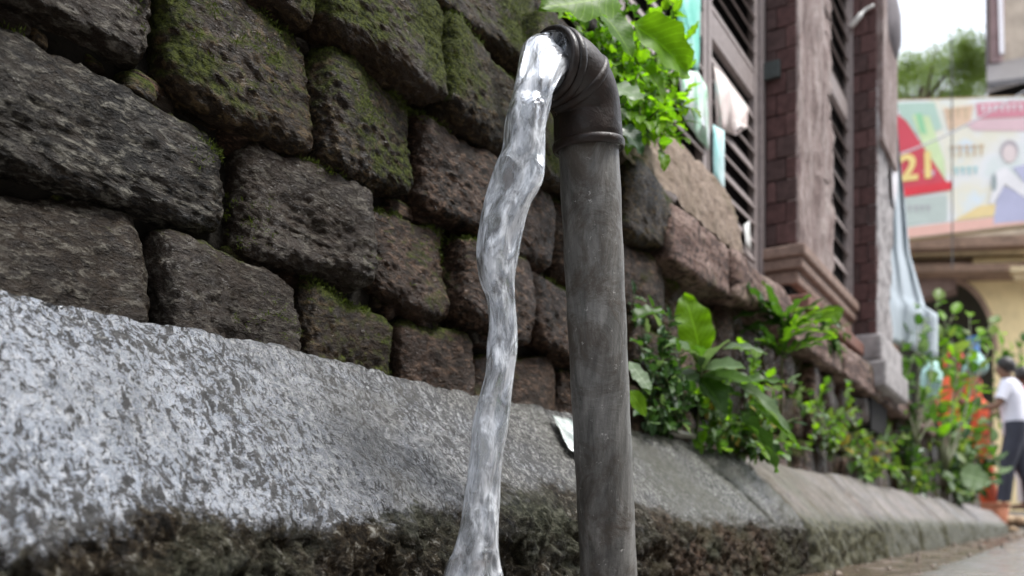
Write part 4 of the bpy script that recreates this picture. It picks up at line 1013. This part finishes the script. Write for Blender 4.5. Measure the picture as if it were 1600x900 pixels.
# trees behind the banner
def tree(name, label, base, H, cr, seed, centre, rx, rz, n_leaf):
    tr_ = tag(empty(name, base), label, 'tree', 'trees behind the banner'); rn = random.Random(seed)
    mb = MB(); mb.add(*tube(catmull([base, base+Vector((.1,0,H*.5)), centre],6), [.22*(1-.05*i) for i in range(13)], 8))
    for i in range(9):
        a = rn.uniform(0,6.28); tip = centre+Vector((math.cos(a)*rx*.7, math.sin(a)*rx*.7, rn.uniform(-.3,.9)*rz)); s_ = base.lerp(centre, rn.uniform(.75,.98))
        mb.add(*tube(catmull([s_, s_.lerp(tip,.5)+Vector((0,0,.2)), tip],4), [.07*(1-.09*k) for k in range(9)], 5))
    mb.build('trunk', M_twig, tr_, True)
    mb = MB(); cl_ = []
    for i in range(46):
        a = rn.uniform(0,6.28); r = math.sqrt(rn.random()); zz = rn.uniform(-1,1)
        cl_.append((centre+Vector((math.cos(a)*rx*r, math.sin(a)*rx*r, zz*rz*math.sqrt(max(.05,1-r*r)))), rn.uniform(.25,.6)))
    for c, s_ in cl_:
        for k in range(n_leaf//46):
            d = Vector((rn.gauss(0,1),rn.gauss(0,1),rn.gauss(0,.8)))*s_*.55; p = c+d
            a = Vector((rn.uniform(-1,1),rn.uniform(-1,1),rn.uniform(-.6,.6))).normalized(); b = a.orthogonal().normalized(); l = rn.uniform(.05,.12)
            mb.add([p, p+a*l*.5+b*l*.25, p+a*l, p+a*l*.5-b*l*.25], [(0,1,2,3)])
    o = mb.build('crown', cr, tr_); return tr_
cA = W(1440,135,26); tree('broad_tree', 'bushy green tree rising behind the left half of the banner', Vector((cA.x,cA.y,.2)), cA.z-2, M_leaf_fine, 21, cA, 1.9, 1.0, 22000)
cB = W(1508,118,28); tree('broad_tree', 'thin paler tree behind the banner beside the grey building', Vector((cB.x,cB.y,.2)), cB.z-2, M_leaf_fine, 22, cB, 1.5, 1.2, 13000)
# overhead wires and a pole
mb = MB(); mb.add(*tube([W(1487,60,14.2),W(1488,420,14.2)], .011, 6))
tag(mb.build('hanging_cable', simple('black cable',(.05,.05,.05),.6)), 'thin dark cable hanging straight down in front of the banner', 'cable')
mb = MB(); mb.add(*tube(catmull([W(1380,250,9),W(1440,228,11),W(1520,190,13),W(1640,120,16)],8), .012, 6))
tag(mb.build('overhead_wire', simple('grey wire',(.16,.16,.18),.6)), 'thin wire crossing slantwise above the red triangle of the banner', 'wire')

# ------------------------------------------------------------------ people
M_skin = simple('brown skin', (.20,.105,.065), .5, .1, 10, .05)
def clothm(name, c, var=.15): 
    n = NT(name); f = n.noise(9,5,.6); return n.set(col=n.ramp(f,[(.35,tuple(x*(1-var) for x in c)),(.65,tuple(min(1,x*(1+var)) for x in c))]), rough=.8, nor=n.bump(n.noise(14,4,.6,co=n.mapping((1,1,.4))),.6,.02))
def skin_body(root, J, E, mat):
    """one continuous surface grown round joints J {name:(pos,r)} and edges E"""
    names = list(J); me = bpy.data.meshes.new('body'); me.from_pydata([tuple(J[k][0]) for k in names], [(names.index(a),names.index(b)) for a,b in E], [])
    me.materials.append(mat); o = bpy.data.objects.new('body', me); col.objects.link(o); o.parent = root
    o.modifiers.new('skin','SKIN'); sv = me.skin_vertices[0].data
    for i, k in enumerate(names): sv[i].radius = (J[k][1],)*2; sv[i].use_root = (k == 'pelvis')
    o.modifiers[0].use_smooth_shade = True; sb = o.modifiers.new('sub','SUBSURF'); sb.levels = 1; sb.render_levels = 2
    return o
def person(label, loc, face, H=1.65, shirt=None, lower=None, hair=(.015,.012,.01), armL=None, armR=None, lean=(0,0), dress=False, scarf=None, legmat=None, step=.0):
    """local frame: +Y is the way the person faces, +X to their right hand"""
    root = tag(empty('person', loc, face), label, 'person'); s = H/1.65
    V = lambda x,y,z: Vector((x+lean[0]*max(0,z-.9), y+lean[1]*max(0,z-.9), z))*s
    J = {'pelvis':(V(0,0,.92),.125*s),'waist':(V(0,0,1.05),.115*s),'chest':(V(0,.0,1.25),.14*s),'neck0':(V(0,-.01,1.385),.06*s),'neck':(V(0,.0,1.44),.05*s),'jaw':(V(0,.02,1.49),.066*s),'head':(V(0,.012,1.56),.083*s),'crown':(V(0,.0,1.61),.06*s),'nose':(V(0,.105,1.535),.012*s)}
    E = [('pelvis','waist'),('waist','chest'),('chest','neck0'),('neck0','neck'),('neck','jaw'),('jaw','head'),('head','crown'),('head','nose')]
    for sg, nm, st in ((-1,'L',step),(1,'R',-step)):
        J['hip'+nm] = (V(.09*sg,0,.86),.092*s); J['knee'+nm] = (V(.09*sg,.02+st*.5,.49),.058*s); J['calf'+nm] = (V(.09*sg,-.01+st*.8,.34),.056*s); J['ankle'+nm] = (V(.09*sg,-.01+st,.09),.036*s)
        J['heel'+nm] = (V(.09*sg,.0+st,.04),.036*s); J['toe'+nm] = (V(.10*sg,.15+st,.03),.028*s)
        E += [('pelvis','hip'+nm),('hip'+nm,'knee'+nm),('knee'+nm,'calf'+nm),('calf'+nm,'ankle'+nm),('ankle'+nm,'heel'+nm),('heel'+nm,'toe'+nm)]
        arm = (armL if sg < 0 else armR) or ((.22,0,1.12),(.24,.06,.86))
        el, wr = arm; J['sh'+nm] = (V(.17*sg,0,1.34),.055*s); J['el'+nm] = (V(el[0]*sg,el[1],el[2]),.040*s); J['wr'+nm] = (V(wr[0]*sg,wr[1],wr[2]),.027*s)
        d = (J['wr'+nm][0]-J['el'+nm][0]).normalized(); pm = J['wr'+nm][0]+d*.06*s; J['pa'+nm] = (pm,.032*s)
        E += [('chest','sh'+nm),('sh'+nm,'el'+nm),('el'+nm,'wr'+nm),('wr'+nm,'pa'+nm)]
        sdv = d.orthogonal().normalized()
        for q, (o_, l) in enumerate(((-.030,.062),(-.010,.074),(.010,.078),(.029,.068),)):
            b = pm+sdv*o_*s+d*.02*s; J[f'f{q}{nm}'] = (b,.010*s); J[f'g{q}{nm}'] = (b+d*l*s+Vector((0,.01,-.012))*s,.008*s); E += [('pa'+nm,f'f{q}{nm}'),(f'f{q}{nm}',f'g{q}{nm}')]
        J['th'+nm] = (pm-sdv*.055*s+d*.02*s,.010*s); E += [('pa'+nm,'th'+nm)]
    skin_body(root, J, E, M_skin)
    P0 = lambda x,y,z: V(x,y,z)
    # hair
    rings = [(P0(0,-.03,1.50),.070*s,.062*s),(P0(0,-.022,1.55),.094*s,.088*s),(P0(0,-.012,1.60),.094*s,.094*s),(P0(0,-.008,1.64),.075*s,.08*s),(P0(0,-.01,1.668),.035*s,.04*s)]
    link('hair', bpy.data.meshes.new('hair'), simple('black hair',hair,.5), root); hr = root.children[-1]
    vs, fs = loft(rings, 20); hr.data.from_pydata([tuple(v) for v in vs],[],fs); hr.data.polygons.foreach_set('use_smooth',[True]*len(fs)); hr.matrix_parent_inverse = Matrix()
    def garment(nm, rings, mat, pw=2.3, n_=28, fold=.0):
        vs, fs = loft(rings, n_, False, pw)
        if fold:
            cN = len(rings)
            for i, v in enumerate(vs):
                c = Vector(rings[i//n_][0]); k = i//n_; v_ = v-c; f_ = 1+fold*math.sin((i % n_)*2*math.pi/n_*9+k*.7)*min(1,(cN-k)/cN+.1); vs[i] = c+v_*f_
        me = bpy.data.meshes.new(nm); me.from_pydata([tuple(v) for v in vs],[],fs); me.materials.append(mat); me.polygons.foreach_set('use_smooth',[True]*len(fs))
        g = bpy.data.objects.new(nm, me); col.objects.link(g); g.parent = root; so_ = g.modifiers.new('thick','SOLIDIFY'); so_.thickness = .006; return g
    if shirt:
        garment('shirt', [(P0(0,0,.80),.185*s,.135*s),(P0(0,0,.92),.178*s,.135*s),(P0(0,0,1.08),.170*s,.128*s),(P0(0,0,1.22),.186*s,.135*s),(P0(0,-.01,1.32),.195*s,.12*s),(P0(0,-.01,1.385),.14*s,.09*s),(P0(0,0,1.425),.065*s,.065*s)], shirt, fold=.02)
        for sg, nm in ((-1,'L'),(1,'R')):
            a, b = J['sh'+nm][0], J['el'+nm][0]; a = a-Vector((.03*sg,0,-.01))*s
            vs, fs = tube([a, a.lerp(b,.35), a.lerp(b,.72)], [.072*s,.066*s,.062*s], 16, False)
            me = bpy.data.meshes.new('sleeve'); me.from_pydata([tuple(v) for v in vs],[],fs); me.materials.append(shirt); me.polygons.foreach_set('use_smooth',[True]*len(fs))
            g = bpy.data.objects.new('sleeve', me); col.objects.link(g); g.parent = root
    if lower and not dress:
        for sg, nm in ((-1,'L'),(1,'R')):
            p = [J['hip'+nm][0]+Vector((-.01*sg,0,.08))*s, J['hip'+nm][0]+Vector((0,0,-.05))*s, J['knee'+nm][0], J['calf'+nm][0], J['ankle'+nm][0]]
            vs, fs = tube(p, [.118*s,.112*s,.084*s,.078*s,.072*s], 18, False)
            me = bpy.data.meshes.new('trouser_leg'); me.from_pydata([tuple(v) for v in vs],[],fs); me.materials.append(lower); me.polygons.foreach_set('use_smooth',[True]*len(fs))
            g = bpy.data.objects.new('trouser_leg', me); col.objects.link(g); g.parent = root
    if dress:
        garment('sari', [(P0(0,0,.05),.27*s,.24*s),(P0(0,0,.4),.24*s,.20*s),(P0(0,0,.75),.215*s,.165*s),(P0(0,0,.95),.185*s,.14*s),(P0(0,0,1.08),.165*s,.125*s),(P0(0,0,1.24),.188*s,.14*s),(P0(0,-.01,1.345),.195*s,.11*s),(P0(0,-.01,1.40),.12*s,.08*s)], lower, fold=.05)
    if scarf:
        garment('head_scarf', [(P0(0,-.05,1.20),.20*s,.13*s),(P0(0,-.045,1.34),.17*s,.11*s),(P0(0,-.035,1.45),.11*s,.10*s),(P0(0,-.03,1.54),.108*s,.104*s),(P0(0,-.02,1.62),.098*s,.098*s),(P0(0,-.015,1.68),.055*s,.06*s),(P0(0,-.015,1.70),.008*s,.01*s)], scarf, fold=.02)
    return root
M_wshirt = clothm('white shirt cloth',(.72,.72,.80),.06); M_trou = clothm('dark trouser cloth',(.035,.038,.055)); M_orange = clothm('orange red sari cloth',(.70,.11,.04),.3); M_red = clothm('red cloth',(.62,.05,.05),.25)
def stand(px, t):
    p = W(px,820,t); p.z = ground_z(p.x,p.y); return p
camdir = TH
person('man in white shirt and dark trousers standing with an arm bent', stand(1588,9.9), TH+R(55), 1.68, M_wshirt, M_trou, armL=((.26,.12,1.10),(.22,.34,1.12)), armR=((.24,.10,1.10),(.16,.30,1.05)), lean=(0,.16), step=.12)
person('woman wrapped in a red scarf behind the leafy sapling', stand(1489,10.4), TH+R(150), 1.82, None, M_orange, dress=True, scarf=M_red)
w2 = person('woman in an orange red sari with a teal pitcher on her head', stand(1522,10.2), TH+R(200), 1.48, None, M_orange, dress=True, scarf=M_orange, armR=((.30,.03,1.36),(.20,.03,1.62)))
person('person in a red top at the right edge, partly behind the white shirted man', stand(1606,10.8), TH+R(30), 1.72, M_red, clothm('pale trouser cloth',(.62,.66,.66),.1), lean=(0,.1))
pp = stand(1522,10.2); pz = pp.z+1.48*1.70/1.65
vs, fs = loft([(Vector((pp.x,pp.y,pz+z)),r,r) for z,r in ((-.004,.06),(.0,.09),(.03,.13),(.07,.145),(.12,.14),(.19,.10),(.25,.06))],28)
pot = tag(empty('water_pitcher',(pp.x,pp.y,pz)), 'teal pitcher with a blue neck carried on a head in the crowd', 'pitcher')
mesh('pitcher_body', vs, fs, simple('teal plastic',(.30,.50,.46),.6,.3), pot, True)
vs, fs = loft([(Vector((pp.x,pp.y,pz+z)),r,r) for z,r in ((.251,.066),(.28,.055),(.36,.05),(.40,.06),(.415,.085),(.43,.085))],24)
mesh('neck', vs, fs, simple('blue plastic',(.08,.22,.50),.3,.1), pot, True)
# pale cyan bundle and orange crate by the far kerb
c = W(1455,620,7.2); bm = bmesh.new(); bmesh.ops.create_icosphere(bm, subdivisions=4, radius=1)
for v in bm.verts:
    q = v.co.copy(); v.co = Vector((q.x*.05,q.y*.07,q.z*.10))*(1+.25*noise.noise(q*2.2)) + Vector((-.56,YP(1455,.56),.86))
me = bpy.data.meshes.new('cloth_bundle'); bm.to_mesh(me); bm.free()
tag(link('cloth_bundle', me, clothm('pale cyan cloth',(.42,.66,.62),.2), None, True), 'pale cyan cloth bundle on the wall end behind the saplings', 'bundle')
bk = tag(empty('clay_pot', stand(1552,9.3)), 'dull terracotta pot on the ground beside the kerb end', 'pot'); p = stand(1552,9.3)
vs, fs = loft([(p+Vector((0,0,z)),r,r) for z,r in ((.0,.11),(.02,.115),(.28,.15))],28); mesh('pot_body', vs, fs, simple('terracotta',(.34,.13,.07),.75,.25), bk, True)
vs, fs = loft([(p+Vector((0,0,z)),r,r) for z,r in ((.27,.157),(.295,.160),(.296,.148))],28); mesh('rim', vs, fs, simple('terracotta rim',(.36,.15,.085),.75,.2), bk, True)
rn = random.Random(2)
for i, (rx_, rlab) in enumerate(((1573,'leftmost tan rubble stone beside the clay pot at the kerb end'),(1582,'tan rubble stone just under the near foot of the white shirted man'),(1590,'tan rubble stone right of the white shirted man\'s feet'),(1599,'rightmost tan rubble stone cut by the edge of the picture'))):
    p = stand(rx_, 9.3+rn.uniform(-.1,.2)); bm = bmesh.new(); bmesh.ops.create_icosphere(bm, subdivisions=2, radius=1); r = rn.uniform(.04,.08)
    for v in bm.verts: v.co = v.co*(1+.3*noise.noise(v.co*1.5+Vector((i,0,0)))); v.co.x *= r*1.3; v.co.y *= r; v.co.z *= r*.7
    me = bpy.data.meshes.new('rubble_stone'); bm.to_mesh(me); bm.free()
    o = link('rubble_stone', me, simple('tan rubble %d' % i,(.38,.28,.18),.8,.25,12), None, True); o.location = p+Vector((0,0,r*.45))
    tag(o, rlab, 'stone', 'rubble stones at the far kerb end')

# ------------------------------------------------------------------ unseen building added across the street to cut low sky light and reflections
ob = tag(empty('unseen_opposite_building', (5, 0, 0)), 'unseen plain building added across the narrow street to block low sky light, facing the stone wall', 'building')
M_opp = simple('weathered brown render', (.16,.13,.115), .85, .3, 1.2, .3, .03); M_oppd = simple('dark window glass', (.02,.022,.025), .2, .2, 2)
MB().box((4.6,-16,-.05),(9,12,4.6)).build('wall', M_opp, ob)
MB().box((4.35,-16,4.6),(9,12,4.8)).build('cornice', M_opp, ob)
for fl_, z0 in enumerate((.5, 2.8)):  # windows and frames invented for the added facade
    for y in range(-14, 11, 3):
        w_ = MB().box((4.55,y,z0),(4.598,y+1.2,z0+1.5)).build('window', M_oppd, ob)
        f_ = MB(); f_.box((4.5,y-.1,z0-.1),(4.597,y-.002,z0+1.6)); f_.box((4.5,y+1.202,z0-.1),(4.597,y+1.3,z0+1.6)); f_.box((4.5,y,z0-.1),(4.597,y+1.2,z0-.002)); f_.box((4.5,y,z0+1.502),(4.597,y+1.2,z0+1.6)); f_.build('frame', M_opp, w_)
